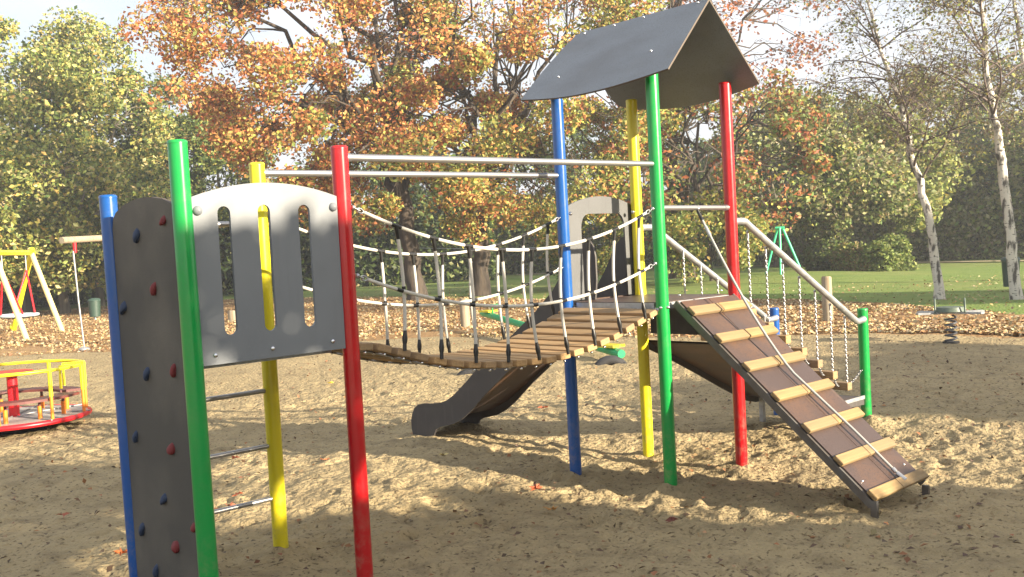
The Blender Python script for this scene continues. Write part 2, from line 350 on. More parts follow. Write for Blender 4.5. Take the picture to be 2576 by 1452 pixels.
# ------------------------------------------------------------------ play structure
Lg, Lr, Ly, Lb = (-.972, 0), (0, 0), (0, .972), (-.972, .972)
Rg, Rr, Ry, Rb = (2.735, -.119), (3.715, -.093), (3.689, .887), (2.709, .861)
ps = empty('play_structure', (1.4, .4, 0), 'big climbing frame of coloured posts with roofed tower, rope bridge, slide and ramps', 'climbing frame')
def post(foot, top, mt, col, ztop, where, r=.05, shift=(0, 0)):
    m = MB(); x, y = foot; tx, ty = top
    b = Vector((x+shift[0], y+shift[1], -.35)); t = Vector((tx, ty, ztop))
    n = 28; m.tube([b, t-Vector((0, 0, .012))], r, n, caps=False)
    m.tube([t-Vector((0, 0, .012)), t, t+Vector((0, 0, .006))], [r+.002, r+.001, r*.86], n)
    return m.build('post', mt, ps, (x, y, 0), label=f'{col} post {where}')
post(Lg, Lg, M_grn, 'green', 2.547, 'nearest the viewer beside the climbing wall', shift=(.012, -.012))
post(Lr, Lr, M_red, 'red', 2.547, 'between slotted panel and rope bridge')
post(Ly, Ly, M_yel, 'yellow', 2.547, 'behind the slotted panel')
post(Lb, Lb, M_blu, 'blue', 2.34, 'at the far edge of the climbing wall', shift=(.02, -.02))
post(Rg, Rg, M_grn, 'green', 3.17, 'under the roof between bridge and ramp')
post(Rr, Rr, M_red, 'red', 3.17, 'under the roof beside the ramp')
post(Ry, Ry, M_yel, 'yellow', 3.17, 'under the roof beside the slide entry')
post(Rb, Rb, M_blu, 'blue', 3.17, 'under the roof at the far side of the bridge')
SG, SB_ = (5.92, -.055), (5.90, .93)
post(SG, SG, M_grn, 'short green', 1.13, 'at the foot of the hanging steps')
post(SB_, SB_, M_blu, 'short blue', 1.13, 'at the foot of the hanging steps')
# lifting rails
for a_, b_ in ((Lr, Rg), (Ly, Rb)):
    m = MB(); m.tube([Vector((*a_, 2.487))+Vector((.04, 0, 0)), Vector((*b_, 2.487))-Vector((.03, 0, 0))], .0215, 16)
    m.tube([Vector((*a_, 2.487))+Vector((.04, 0, 0)), Vector((*a_, 2.487))+Vector((.07, 0, 0))], .026, 16)
    m.build('overhead_rail', M_alu, ps, (*a_, 2.487))
# ladder rungs
for z in (.356, .704, 1.068):
    m = MB(); m.tube([(-.93, .972, z), (-.04, .972, z)], .016, 12); m.build('ladder_rung', M_alu, ps, (-.5, .97, z))
# bar over the ladder
m = MB(); m.tube([(-.93, .972, 2.16), (-.04, .972, 2.16)], .018, 12); m.build('grab_bar', M_alu, ps, (-.5, .97, 2.16))
# ---- slotted panel
def arc_top(x0, x1, z0, h, n=14):
    return [(x0+(x1-x0)*i/n, z0+h*(1-(2*i/n-1)**2)) for i in range(n+1)]
def slot(cx, z0, z1, r, n=8):
    return [(cx+r*cos(pi*i/n), z1-r+r*sin(pi*i/n)) for i in range(n+1)]+[(cx-r*cos(pi*i/n), z0+r-r*sin(pi*i/n)) for i in range(n+1)]
def holed_plate(name, outer, holes, T, th, mt, parent, origin, label=None, edge=None):
    """plate with through holes, filled with a 2D curve, real thickness"""
    cu = bpy.data.curves.new(name, 'CURVE'); cu.dimensions = '2D'; cu.fill_mode = 'BOTH'; cu.extrude = th/2
    for loop in [outer]+holes:
        sp = cu.splines.new('POLY'); sp.points.add(len(loop)-1); sp.use_cyclic_u = True
        for p, q in zip(sp.points, loop): p.co = (q[0], q[1], 0, 1)
    tmp = bpy.data.objects.new('tmp', cu); COL.objects.link(tmp)
    dg = bpy.context.evaluated_depsgraph_get(); me = bpy.data.meshes.new_from_object(tmp.evaluated_get(dg)); bpy.data.objects.remove(tmp); bpy.data.curves.remove(cu)
    o = Vector(origin)
    for v in me.vertices: v.co = Vector(T(v.co.x, v.co.y, v.co.z))-o
    me.materials.clear(); me.materials.append(mt)
    me.materials.append(edge or mt)
    me.update(); me.name = name
    ax = max(range(3), key=lambda i: 0)
    ob = bpy.data.objects.new(name, me); COL.objects.link(ob); place(ob, origin, parent); tag(ob, label)
    return ob
outer = [(-.925, 1.385), (-.05, 1.385)]+arc_top(-.925, -.05, 2.262, .075)[::-1]
pan = holed_plate('slotted_panel', outer, [slot(-.752, 1.532, 2.212, .0365), slot(-.518, 1.532, 2.218, .0365), slot(-.270, 1.532, 2.215, .0365)],
                  lambda a, b, c: (a, -.012+c, b), .018, M_panel, ps, (-.5, 0, 1.8))
def bolt(c, n_, r=.012, mt=M_chrome, name='bolt', parent=None):
    m = MB(); c = Vector(c); n_ = Vector(n_).normalized()
    m.tube([c, c+n_*r*.45, c+n_*r*.8, c+n_*r], [r, r*.92, r*.6, r*.15], 12)
    return m.build(name, mt, parent, c)
for x, z in ((-.899, 2.19), (-.080, 2.20)): bolt((x, -.021, z), (0, -1, 0), .026, M_panel, 'bolt_cap', pan)
for x, z in ((-.852, 1.435), (-.518, 1.435), (-.135, 1.435)): bolt((x, -.021, z), (0, -1, 0), .014, M_chrome, 'bolt', pan)
# ---- climbing wall
wl = [(.035, -.1), (.925, -.1), (.925, 2.13), (.905, 2.20), (.86, 2.235), (.735, 2.272), (.6, 2.290), (.48, 2.296), (.36, 2.290), (.225, 2.272), (.10, 2.235), (.055, 2.20), (.035, 2.13)]
m = MB(); m.prism(wl, lambda a, b: (-.978, a, b), (.022, 0, 0), 0, 1)
wall = m.build('climbing_wall', [M_climb, M_edge], ps, (-.972, .48, 0))
rng = random.Random(4)
holds = [('red', .21, 2.155), ('blue', .57, 2.094), ('red', .389, 1.798), ('blue', .83, 1.69), ('blue', .56, 1.325), ('red', .206, 1.363), ('blue', .78, .949), ('red', .305, .93),
         ('blue', .447, .635), ('red', .079, .542), ('red', .332, .391), ('blue', .78, .41), ('blue', .62, .2), ('red', .2, .16)]
for c, y, z in holds:
    m = MB(); a = rng.uniform(0, pi); sz_ = rng.uniform(.75, 1.2); lo_ = rng.uniform(.1, .3); nu = 12; vs = []; fs = []
    prof = [(1.0, 0), (.95, .018), (.72, .040), (.36, .052), (.02, .055)]
    for (k, hh) in prof:
        for j in range(nu):
            th = 2*pi*j/nu; q = 1+lo_*cos(th*2+a)+.1*cos(th*3+2*a)+rng.uniform(-.07, .07)
            vs.append(Vector((-.978-hh*.5, y+sz_*.030*k*q*cos(th)-hh*.1, z+sz_*.034*k*q*sin(th)-hh*.25)))
    for i in range(len(prof)-1):
        for j in range(nu): fs.append((i*nu+j, i*nu+(j+1) % nu, (i+1)*nu+(j+1) % nu, (i+1)*nu+j))
    m.add(vs, fs, 0, True)
    m.build('climbing_hold', M_hred if c == 'red' else M_hblue, wall, (-.978, y, z), label=f'{c} climbing hold')
# ---- left platform (inside the posts)
m = MB(); m.box((-.486, .50, 1.388), (.86, .84, .016)); m.box((-.486, .09, 1.370), (.80, .03, .02), mi=1); m.box((-.486, .90, 1.370), (.80, .03, .02), mi=1)
m.build('platform', [M_ply, M_galv], ps, (-.49, .49, 1.4))

# ---- rope bridge
_BX = [0, .15, .3, .413, .573, .717, .857, .997, 1.14, 1.28, 1.42, 1.56, 1.7, 1.85, 1.985, 2.13, 2.265, 2.39, 2.55, 2.7]
_BZ = [1.408, 1.398, 1.352, 1.318, 1.268, 1.233, 1.205, 1.187, 1.174, 1.163, 1.158, 1.158, 1.167, 1.18, 1.199, 1.226, 1.262, 1.30, 1.352, 1.402]
def bz(x): return float(np.interp(x, _BX, _BZ))     # top of planks
X0, X1 = .045, 2.66
m = MB()
for y in (.10, .78):
    m.tube([(X0+(X1-X0)*i/30, y-.055*(X0+(X1-X0)*i/30)/2.7, bz(X0+(X1-X0)*i/30)-.052) for i in range(31)], .008, 6)
    for xx, s in ((.045, -1), (2.66, 1)): m.tube([(xx, y, bz(xx)-.05), (xx+s*.05, y, 1.39)], .01, 6)
for xp, yp in ((.06, .0), (2.69, -.1)):
    m.tube([(xp-.02, yp, 1.39), (xp+.03, yp-.01, 1.375), (xp+.05, yp, 1.36)], .009, 6); m.ball((xp, yp-.01, 1.385), .016)
bridge = m.build('rope_bridge', M_chain, ps, (1.35, .45, 1.2))
plank = None; NP = 20
def yoff(x): return -.085*(x/2.7)
for i in range(NP):
    x = .085+i*.1345; sl_ = math.atan((bz(x+.07)-bz(x-.07))/.14); c = (x, .455+yoff(x), bz(x)-.022)
    if plank is None:
        m = MB(); m.box((0, 0, 0), (.1, .965, .045)); plank = m.build('plank', M_wood2, bridge, (0, 0, 0), bevel=.007)
        me = plank.data; place(plank, c, bridge); o = plank
    else: o = cp(plank, c, bridge)
    o.rotation_euler = (rng.uniform(-.006, .006), -sl_, rng.uniform(-.008, .008))
# bolts below the planks
b0 = None
for i in range(NP):
    x = .085+i*.1345
    for y in (-.012, .10, .78):
        c = Vector((x, y+yoff(x), bz(x)-.058))
        if b0 is None: m = MB(); m.ball(c, .0105, nu=8, nv=4); b0 = m.build('bolt', M_chrome, bridge, c)
        else: cp(b0, c, bridge)
vx = [.344+.2725*i for i in range(9)]
def topz(x): t = (x-1.42)/1.36; return 1.893+.30*abs(t)**2.0
def midz(x): t = (x-1.45)/1.38; return 1.520+.272*abs(t)**2.0
for side, y0 in (('n', -.03), ('f', .93)):
    yy = lambda x: y0-.085*x/2.7
    for zf, nm in ((topz, 'hand_rope'), (midz, 'net_rope')):
        m = MB(); xs = [.12+(2.6-.12)*i/40 for i in range(41)]
        m.tube([(x, yy(x), zf(x)) for x in xs], .0112, 8)
        # clamps where the uprights cross
        for x in vx:
            h = .022 if nm == 'net_rope' else .034
            m.tube([(x-h, yy(x), zf(x-h)), (x+h, yy(x), zf(x+h))], .0125, 8, mi=1)
        # thimble and shackle at both ends
        for xe, xpst, s in ((.12, .055, -1), (2.6, 2.68, 1)):
            c = Vector((xe+s*.022, yy(xe), zf(xe)+s*0+abs(.008)))
            m.tube([c+Vector((.022*cos(t)*s, 0, .014*sin(t)+.006*cos(t))) for t in [2*pi*k/12 for k in range(12)]], .0045, 6, mi=2, closed=True)
            m.tube([(xe+s*.03, yy(xe)-.008, zf(xe)+.008), (xpst, yy(xe), zf(xpst))], .005, 6, mi=2); m.ball((xpst, yy(xpst), zf(xpst)), .014, mi=2, nu=8, nv=5)
            m.tube([(xe, yy(xe), zf(xe)), (xe-s*.035, yy(xe), zf(xe-s*.035))], .0105, 8, mi=2)
        m.build(nm, [M_rope, M_black, M_chain], bridge, (1.4, y0, 1.9))
    for i, x in enumerate(vx):
        m = MB(); zt, zb, zm = topz(x), bz(x), midz(x); b = rng.uniform(.018, .042)*(1 if i < 4 else -1)
        def P(t, zt=zt, zb=zb, x=x, b=b): return Vector((x+b*sin(pi*t)*.8+.012*t, yy(x)+.012*sin(pi*t), zt+(zb+.01-zt)*t))
        ts = [k/14 for k in range(15)]
        m.tube([P(t) for t in ts], .0108, 8)
        m.tube([P(t) for t in (0, .03, .07, .12)], [.014, .013, .012, .0105], 8, mi=1)
        m.tube([P(t) for t in (.86, .89, .93, .97)], [.0105, .013, .017, .014], 8, mi=1)
        m.tube([P(.97), P(1.03)], .012, 8, mi=1)
        m.tube([P((zt-zm)/(zt-zb)-.02), P((zt-zm)/(zt-zb)+.02)], .0125, 8, mi=1)
        m.build('upright_rope', [M_rope, M_black], bridge, (x, y0, 1.5))

# ---- right platform
m = MB(); m.box((3.212, .385, 1.424), (.90, .90, .024)); m.box((3.212, -.075, 1.405), (.86, .03, .05), mi=1); m.box((3.212, .85, 1.405), (.86, .03, .05), mi=1); m.box((2.76, .38, 1.405), (.03, .82, .05), mi=1); m.box((3.66, .38, 1.405), (.03, .82, .05), mi=1)
plat = m.build('platform', [M_ply, M_galv], ps, (3.21, .38, 1.42))
for c in ((2.735, -.17, 1.40), (2.685, -.14, 1.40)): bolt(c, (0, -1, 0), .014, M_chrome, 'bolt', plat)
# skirt board on the stair side, under the deck
m = MB(); m.box((3.735, .39, 1.245), (.02, .86, .33)); m.build('skirt_board', M_dark, ps, (3.73, .39, 1.25))
# grab bar above ramp
m = MB(); m.tube([(2.77, -.118, 2.155), (3.68, -.095, 2.148)], .020, 14); m.tube([(3.62, -.096, 2.148), (3.70, -.093, 2.148)], .024, 14)
m.build('grab_bar', M_alu, ps, (3.2, -.1, 2.15))
# arch panel on the slide side
x0, x1 = 2.80, 3.72
outer = [(x0, 1.44), (x0, 2.20)]+arc_top(x0+.02, x1-.02, 2.235, .085)+[(x1, 2.20), (x1, 1.44), (x1-.14, 1.44)]
arch = [(x1-.15, 2.05)]+[(x1-.15-.09*(1-cos(t)), 2.05+.12*sin(t)) for t in (.4, .8, 1.2, pi/2)]+[(x0+.19+.10*(1-sin(t)), 2.05+.12*cos(t)) for t in (.0, .4, .8, 1.2, pi/2)]
outer = outer+arch+[(x0+.19, 1.44)]
holed_plate('arch_panel', outer, [], lambda a, b, c: (a, .925+c+(a-2.8)*.026, b), .018, M_arch, ps, (3.2, .93, 1.9))
for c in ((2.80, .86, 2.172), (3.60, .86, 2.172)): bolt(c, (0, -1, 0), .018, M_chrome, 'bolt', ps)
# ---- roof
RX, RZ = 3.212, 3.745
def roofside(s):
    # s=-1 left slope, +1 right slope; u along ridge (y), v down the slope 0..1
    EX = RX+s*.635; EZ = 3.145
    ys0, ys1 = (-.335, 1.06); ye0, ye1 = (-.40, 1.15) if s < 0 else (-.34, 1.16)
    N = 24; poly = []
    poly.append((ys0, 0)); poly.append((ys1-.05, 0)); poly.append((ys1, .03))
    for i in range(1, 5): poly.append((ys1+(ye1-ys1)*i/5+.035*sin(pi*i/5), i/5))
    if s > 0: poly += [(ye1+.01, .86), (ye1-.02, .95), (ye1-.09, 1.0)]
    for i in range(N+1):
        t = i/N
        if s > 0 and t < .08: continue
        poly.append((ye1+(ye0-ye1)*t, 1.0+.115*sin(pi*t)))
    T = lambda a, b: (RX+(EX-RX)*b, a+(b*.026*0), RZ+(EZ-RZ)*b)
    nrm = Vector((s*(RZ-EZ), 0, abs(EX-RX))).normalized()
    m = MB(); m.prism([(a, b) for a, b in poly], T, nrm*-.014, 0, 1)
    o = m.build('roof_panel', [M_roof, M_edge], ps, (RX, .38, 3.5), label='lit grey roof slope facing the bridge' if s < 0 else 'shaded grey roof slope above the stairs')
    for (a, b) in ((-.24, .03), (.3, .03), (.62, .03), (.95, .04), (-.08, .66), (.86, .74)):
        bolt(Vector(T(a, b))+nrm*.001, nrm, .011, M_chrome, 'bolt', o)
    return o
roofside(-1); roofside(1)
# ---- climbing ramp
ry0, rz0, ry1, rz1 = -.165, 1.437, -1.70, .115
def RP(x, t, h=0):
    d = Vector((0, ry1-ry0, rz1-rz0)); nn = Vector((0, rz0-rz1, -(ry1-ry0))).normalized()*1.0
    nn = Vector((0, -(rz0-rz1), -(ry1-ry0)*1.0)); nn = Vector((0, (rz1-rz0), -(ry1-ry0))).normalized()
    return Vector((x, ry0, rz0))+d*t+nn*h
rlen = Vector((0, ry1-ry0, rz1-rz0)).length; ang = math.atan2(rz0-rz1, ry0-ry1)
RR = Matrix.Rotation(ang, 3, 'X')
m = MB()
for x in (2.885, 3.635):
    a, b = RP(x, -.01, -.04), RP(x, 1.0, -.04); c = (a+b)/2
    m.box(c, (.020, rlen*1.01, .055), RR)
    m.box((x, -1.69, .0 if x < 3 else -.05), (.025, .045, .24))
for t in (.05, .5, .93): m.box(RP(3.26, t, -.05), (.72, .05, .03), RR)
ramp = m.build('climbing_ramp', M_steel, ps, (3.26, -.9, .7))
for xa, xb in ((2.897, 3.245), (3.249, 3.623)):
    m = MB(); m.box(RP((xa+xb)/2, .495, -.009), (xb-xa, rlen*.985, .018), RR); m.build('board', M_ply, ramp, RP((xa+xb)/2, .5), bevel=.002)
cl = None
for k in range(7):
    t = (.056+.1520*k)
    for (xa, xb) in ((2.872, 3.246), (3.250, 3.640)):
        m = MB(); m.box((0, 0, 0), (xb-xa, .082, .034), None)
        o = m.build('cleat', M_wood, ramp, (0, 0, 0), bevel=.008); place(o, RP((xa+xb)/2, t+.012, .017), ramp)
        o.rotation_euler = (ang, 0, rng.uniform(-.006, .006))
# rope
m = MB(); p0 = Vector((3.235, -.118, 2.125)); p3 = RP(3.335, .955, .03)
pts = []
for i in range(25):
    t = i/24; q = p0.lerp(p3, t); q.z -= .36*sin(pi*t)*(1-.35*t)
    if q.y < ry0:
        tt_ = (q.y-ry0)/(ry1-ry0); q.z = max(q.z, rz0+(rz1-rz0)*tt_+.052-.03*max(0, t-.8)*3)
    pts.append(q)
m.tube(pts, .0105, 8)
m.tube([p3+Vector((0, .02, .01)), p3+Vector((0, -.04, -.03))], .018, 10, mi=1); m.tube([p3+Vector((0, .05, .04)), p3+Vector((0, .03, .02))], .016, 10, mi=1)
m.tube([pts[0]+Vector((0, 0, .035)), pts[0], pts[1].lerp(pts[0], .4)], [.008, .012, .016], 8, mi=2)
m.ball(pts[0]+Vector((0, 0, .02)), .016, mi=1); m.tube([pts[1], pts[1].lerp(pts[2], .6)], .015, 8, mi=1)
m.build('climbing_rope', [M_greyrope, M_chain, M_black], ramp, (3.3, -.8, 1))
for c in ((2.95, .97), (3.55, .97), (2.95, .02), (3.5, .02)): bolt(RP(c[0], c[1]-.05, 0), (0, -.66, .75), .010, M_chrome, 'bolt', ramp)
# ---- slide
prof_up = [(.895, 1.43), (.872, 1.60), (.872, 1.80), (.89, 1.89), (.93, 1.945), (.99, 1.965), (1.05, 1.955), (1.11, 1.90), (1.17, 1.80), (1.25, 1.66), (1.356, 1.517), (1.602, 1.303), (2.0, 1.01), (2.351, .765), (2.52, .62), (2.684, .495), (2.78, .44), (2.872, .412), (3.0, .395), (3.10, .39), (3.19, .372), (3.25, .335), (3.29, .27), (3.312, .199), (3.31, .12), (3.296, .066), (3.25, .0), (3.215, -.06), (3.10, -.08)]
prof_lo = [(3.02, -.02), (3.0, .03), (2.975, .10), (2.95, .14), (2.90, .165), (2.706, .21), (2.58, .27), (2.453, .357), (2.236, .543), (1.918, .783), (1.5, 1.08), (1.2, 1.30), (1.05, 1.38), (.97, 1.40), (.90, 1.405)]
m = MB(); fl = [(.99, 1.435), (1.12, 1.41), (1.3, 1.30), (1.9, .86), (2.3, .57), (2.55, .40), (2.75, .30), (2.95, .265), (3.22, .26), (3.27, .22)]
def sx(y, o=0): return 3.10+o-.1*(y-.97)
for i in range(len(fl)-1):
    (ya, za), (yb, zb) = fl[i], fl[i+1]
    m.add([(sx(ya, .0), ya, za), (sx(ya, .56), ya, za), (sx(yb, .56), yb, zb), (sx(yb, .0), yb, zb), (sx(ya, .0), ya, za-.03), (sx(ya, .56), ya, za-.03), (sx(yb, .56), yb, zb-.03), (sx(yb, .0), yb, zb-.03)],
          [(0, 1, 2, 3), (7, 6, 5, 4), (0, 4, 5, 1), (3, 2, 6, 7)], 0, False)
slide = m.build('slide', M_ply, ps, (3.3, 2, .8))
for o_ in (-.008, .568):
    m = MB(); m.prism(prof_up+prof_lo, lambda a, b: (sx(a, o_-.009), a, b), (.018, 0, 0), 0, 0)
    m.build('side_panel', M_dark, slide, (sx(2, o_), 2, .8))
# ---- hanging step stairs
for y0_, yp in ((-.085, Rr), (.895, Ry)):
    m = MB(); pr = [(3.75, 2.033), (3.90, 2.033), (3.935, 2.025), (3.965, 2.005)]
    pr2 = [(5.70, 1.045), (5.74, 1.025), (5.78, 1.02), (5.88, 1.03)]
    m.tube([(a, y0_, b) for a, b in pr+pr2], .030, 14); m.ball((5.872, y0_, 1.03), .034)
    m.build('stair_rail', M_galv, ps, (4.8, y0_, 1.5))
def railz(x): return 2.005+(x-3.965)*(1.045-2.005)/(5.70-3.965)
m = MB(); m.box((3.76, .4, 1.40), (.03, .8, .04)); stairs = m.build('hanging_stairs', M_galv, ps, (4.8, .4, 1))
def chain(m, a, b, sag=0, link=.034, r=.0042):
    a, b = Vector(a), Vector(b); L_ = (b-a).length*(1+(sag*6)); n = max(2, int(L_/(link*.72)))
    P_ = lambda t: a.lerp(b, t)-Vector((0, 0, sag*4*t*(1-t)*.5))
    for i in range(n):
        p = P_(i/n); q = P_((i+1)/n); d = (q-p).normalized(); s_ = Vector((0, 1, 0)) if i % 2 else Vector((1, 0, 0))
        s_ = (s_-d*s_.dot(d)); s_ = s_.normalized() if s_.length > .05 else d.orthogonal().normalized()
        c = (p+q)/2; hl = (q-p).length*.5+.004
        m.tube([c+d*hl*cos(t)+s_*.0085*sin(t) for t in [2*pi*k/6 for k in range(6)]], r, 4, closed=True)
steps = []
for k in range(7):
    x, z = 4.02+.2610*k, 1.248-.1400*k
    if not steps:
        m = MB(); m.box((0, 0, 0), (.085, .93, .075)); o = m.build('step', M_wood2, stairs, (0, 0, 0), bevel=.008); place(o, (x, .39, z), stairs)
    else: o = cp(steps[0], (x, .39, z), stairs)
    steps.append(o)
    for ys in (-.045, .845):
        m = MB(); m.ball((x, ys, railz(x)-.035), .014); m.tube([(x, ys, railz(x)-.03), (x, ys, railz(x)-.09)], .011, 8)
        chain(m, (x, ys, railz(x)-.09), (x+.0, ys+.0, z+.035))
        m.build('chain', M_chain, stairs, (x, ys, railz(x)))
    for ys in (.02, .78):
        m = MB()
        if k < 6: chain(m, (x+.03, ys-.06, z-.03), (x+.22, ys-.0, z-.10-.04), .05)
        else: chain(m, (x+.04, -.04, z+.0), (5.88, -.05, z+.13), .01)
        m.build('link_chain', M_chain, stairs, (x, ys, z))
# ---- sloping sheet below the hanging steps
m = MB(); fl = [(3.72, 1.02), (4.0, .90), (4.4, .715), (4.8, .52), (5.05, .405), (5.25, .32), (5.40, .285), (5.89, .262)]
for i in range(len(fl)-1):
    (xa, za), (xb, zb) = fl[i], fl[i+1]; th = .018
    vs = [(xa, -.05, za), (xa, .86, za), (xb, .86, zb), (xb, -.05, zb), (xa, -.05, za-th), (xa, .86, za-th), (xb, .86, zb-th), (xb, -.05, zb-th)]
    m.add(vs, [(0, 1, 2, 3)[::-1], (7, 6, 5, 4)[::-1], (0, 4, 7, 3), (1, 2, 6, 5)], 0, False)
sheet = m.build('lower_chute', M_ply, ps, (4.8, .4, .5))
for y in (-.055, .875):
    m = MB(); m.prism([(a, b-.004) for a, b in fl]+[(a, b-.075) for a, b in fl[::-1]], lambda a, b: (a, y-.008, b), (0, .016, 0)); m.build('side_board', M_dark, sheet, (4.8, y, .5))
m = MB(); m.box((5.65, -.072, .266), (.42, .012, .035)); m.build('metal_edge', M_galv, sheet, (5.65, -.07, .27))
for x, y in ((5.45, .83), (5.45, .35), (5.45, -.03)):
    m = MB(); m.box((x, y, .06), (.045, .045, .42)); m.build('leg', M_galv, sheet, (x, y, 0))

# ------------------------------------------------------------------ roundabout
C0 = Vector((.516, 8.38, 0)); RM = .86
mg = empty('roundabout', C0, 'red and yellow playground roundabout with curved bench seats on the sand', 'roundabout')
def ring(m, r, z, tube_r, a0=0, a1=360, mi=0, n=40, nn=8):
    pts = [C0+Vector((r*cos(radians(a0+(a1-a0)*i/n)), r*sin(radians(a0+(a1-a0)*i/n)), z)) for i in range(n+1)]
    if a1-a0 >= 360: m.tube(pts[:-1], tube_r, nn, mi, closed=True)
    else: m.tube(pts, tube_r, nn, mi)
m = MB(); m.tube([C0+Vector((0, 0, .13)), C0+Vector((0, 0, .16))], RM-.01, 40); m.build('deck', M_checker, mg, C0)
m = MB(); ring(m, RM, .135, .032, n=48); m.build('rim', M_redb, mg, C0)
m = MB(); m.tube([C0+Vector((0, 0, -.1)), C0+Vector((0, 0, .13))], .35, 20); m.build('hub', M_rubber, mg, C0)
m = MB(); m.tube([C0+Vector((0, 0, .16)), C0+Vector((0, 0, .68))], .062, 16); m.build('centre_post', M_redb, mg, C0)
m = MB(); m.tube([C0+Vector((0, 0, .68)), C0+Vector((0, 0, .705)), C0+Vector((0, 0, .72))], [.25, .26, .23], 30); m.build('hand_wheel', M_redb, mg, C0)
for j in range(8):
    a = radians(45*j+10); m = MB(); m.tube([C0+Vector((.08*cos(a), .08*sin(a), .168)), C0+Vector((.9*cos(a), .9*sin(a), .168))], .009, 6); m.build('deck_rib', M_galv, mg, C0)
for (a0, a1) in ((-158, -36), (-12, 96), (112, 190)):
    m = MB(); ring(m, RM-.03, .75, .02, a0, a1, n=24)
    for a in (a0, a1):
        q = radians(a+(6 if a == a0 else -6)); e1 = C0+Vector(((RM-.03)*cos(radians(a)), (RM-.03)*sin(radians(a)), .75)); e2 = C0+Vector(((RM-.03)*.72*cos(q), (RM-.03)*.72*sin(q), .75))
        m.tube([e1, e2, e2-Vector((0, 0, .28))], .018, 8)
    rail = m.build('hand_rail', M_yelb, mg, C0)
    nn = 4 if a1-a0 > 110 else 3
    for i in range(nn):
        a = radians(a0+(a1-a0)*i/(nn-1)); p = Vector(((RM-.03)*cos(a), (RM-.03)*sin(a), 0))
        m = MB(); m.tube([C0+p+Vector((0, 0, .75)), C0+p+Vector((0, 0, .44))], .024, 10); m.build('rail_post', M_yelb, mg, C0+p)
        m = MB(); m.tube([C0+p+Vector((0, 0, .44)), C0+p+Vector((0, 0, .15))], .020, 10); m.build('lower_post', M_orange, mg, C0+p)  # lower length of the yellow post, its shading put into the colour
    vs = []; fs = []; n = 20
    for i in range(n+1):
        a = radians(a0+2+(a1-a0-4)*i/n)
        for rr_, zz in ((RM-.06, .415), (RM-.32, .415), (RM-.32, .385), (RM-.06, .385)): vs.append(C0+Vector((rr_*cos(a), rr_*sin(a), zz)))
    for i in range(n):
        for j in range(4): fs.append((i*4+j, i*4+(j+1) % 4, (i+1)*4+(j+1) % 4, (i+1)*4+j))
    fs += [(0, 1, 2, 3), tuple(n*4+j for j in (3, 2, 1, 0))]
    m = MB(); m.add(vs, fs); seat = m.build('bench_seat', M_brownseat, mg, C0)
    for i in range(nn):
        a = radians(a0+8+(a1-a0-16)*i/(nn-1)); p = Vector(((RM-.24)*cos(a), (RM-.24)*sin(a), 0))
        m = MB(); m.tube([C0+p+Vector((0, 0, .39)), C0+p+Vector((0, 0, .30))], .017, 8); m.tube([C0+p+Vector((0, 0, .32)), C0+p+Vector((0, 0, .15))], .027, 8, mi=1)
        m.build('seat_leg', [M_brownseat, M_orange], seat, C0+p)

# ------------------------------------------------------------------ basket swing
F1, F2, F3 = Vector((7.756, 28.447, 0)), Vector((7.308, 32.0, 0)), Vector((6.02, 26.277, 0))
sep = F3-F1; F4 = F2+sep
ap1 = (F1+F2)/2+Vector((0, 0, 2.62)); ap2 = (F3+F4)/2+Vector((0, 0, 2.62))
ap1b = ap1; sw = empty('basket_swing', (F1+F2+F3+F4)/4, 'yellow basket swing with red ropes at the far left of the playground', 'swing')
for f, ap, mt in ((F1, ap1, M_paleleg), (F2, ap1, M_yelb), (F3, ap2, M_paleleg), (F4, ap2, M_yelb)):
    m = MB(); d = (ap-f); m.tube([f-d*.05, ap+d*.05], .085, 12); m.build('leg', mt, sw, f)
m = MB(); m.tube([ap1+(ap1-ap2)*.06, ap2-(ap1-ap2)*.06], .085, 12); m.build('beam', M_yelb, sw, ap1)
m = MB(); m.ball(F2.lerp(ap1, 0)+Vector((0, 0, .12)), .12); m.build('foot', M_yelb, sw, F2)
cs = (ap1+ap2)/2+Vector((0, 0, -2.0)); A = ap1.lerp(ap2, .18)-Vector((0, 0, .08)); B = ap1.lerp(ap2, .82)-Vector((0, 0, .08))
m = MB(); q = [cs+Vector((.58*cos(t), .58*sin(t), 0)) for t in [2*pi*k/24 for k in range(24)]]; m.tube(q, .05, 8, closed=True)
basket = m.build('basket_seat', M_seatblue, sw, cs)
m = MB()
for k in range(7):
    o_ = -.45+.15*k; h = math.sqrt(.56**2-o_*o_)
    m.tube([cs+Vector((o_, -h, -.03)), cs+Vector((o_, 0, -.10)), cs+Vector((o_, h, -.03))], .014, 5); m.tube([cs+Vector((-h, o_, -.03)), cs+Vector((0, o_, -.10)), cs+Vector((h, o_, -.03))], .014, 5)
m.build('seat_net', M_black, basket, cs)
for Q in (A, B):
    m = MB(); m.tube([Q, Q-Vector((0, 0, .5))], .022, 6); m.build('chain', M_galv, sw, Q)
    dirh = (ap2-ap1).normalized(); side = dirh.cross(Vector((0, 0, 1)))
    s_ = 1 if Q is A else -1
    for e in (cs-dirh*s_*.45+side*.35, cs-dirh*s_*.45-side*.35):
        m = MB(); m.tube([Q-Vector((0, 0, .5)), e], .03, 8); m.build('rope', M_redb, sw, Q)
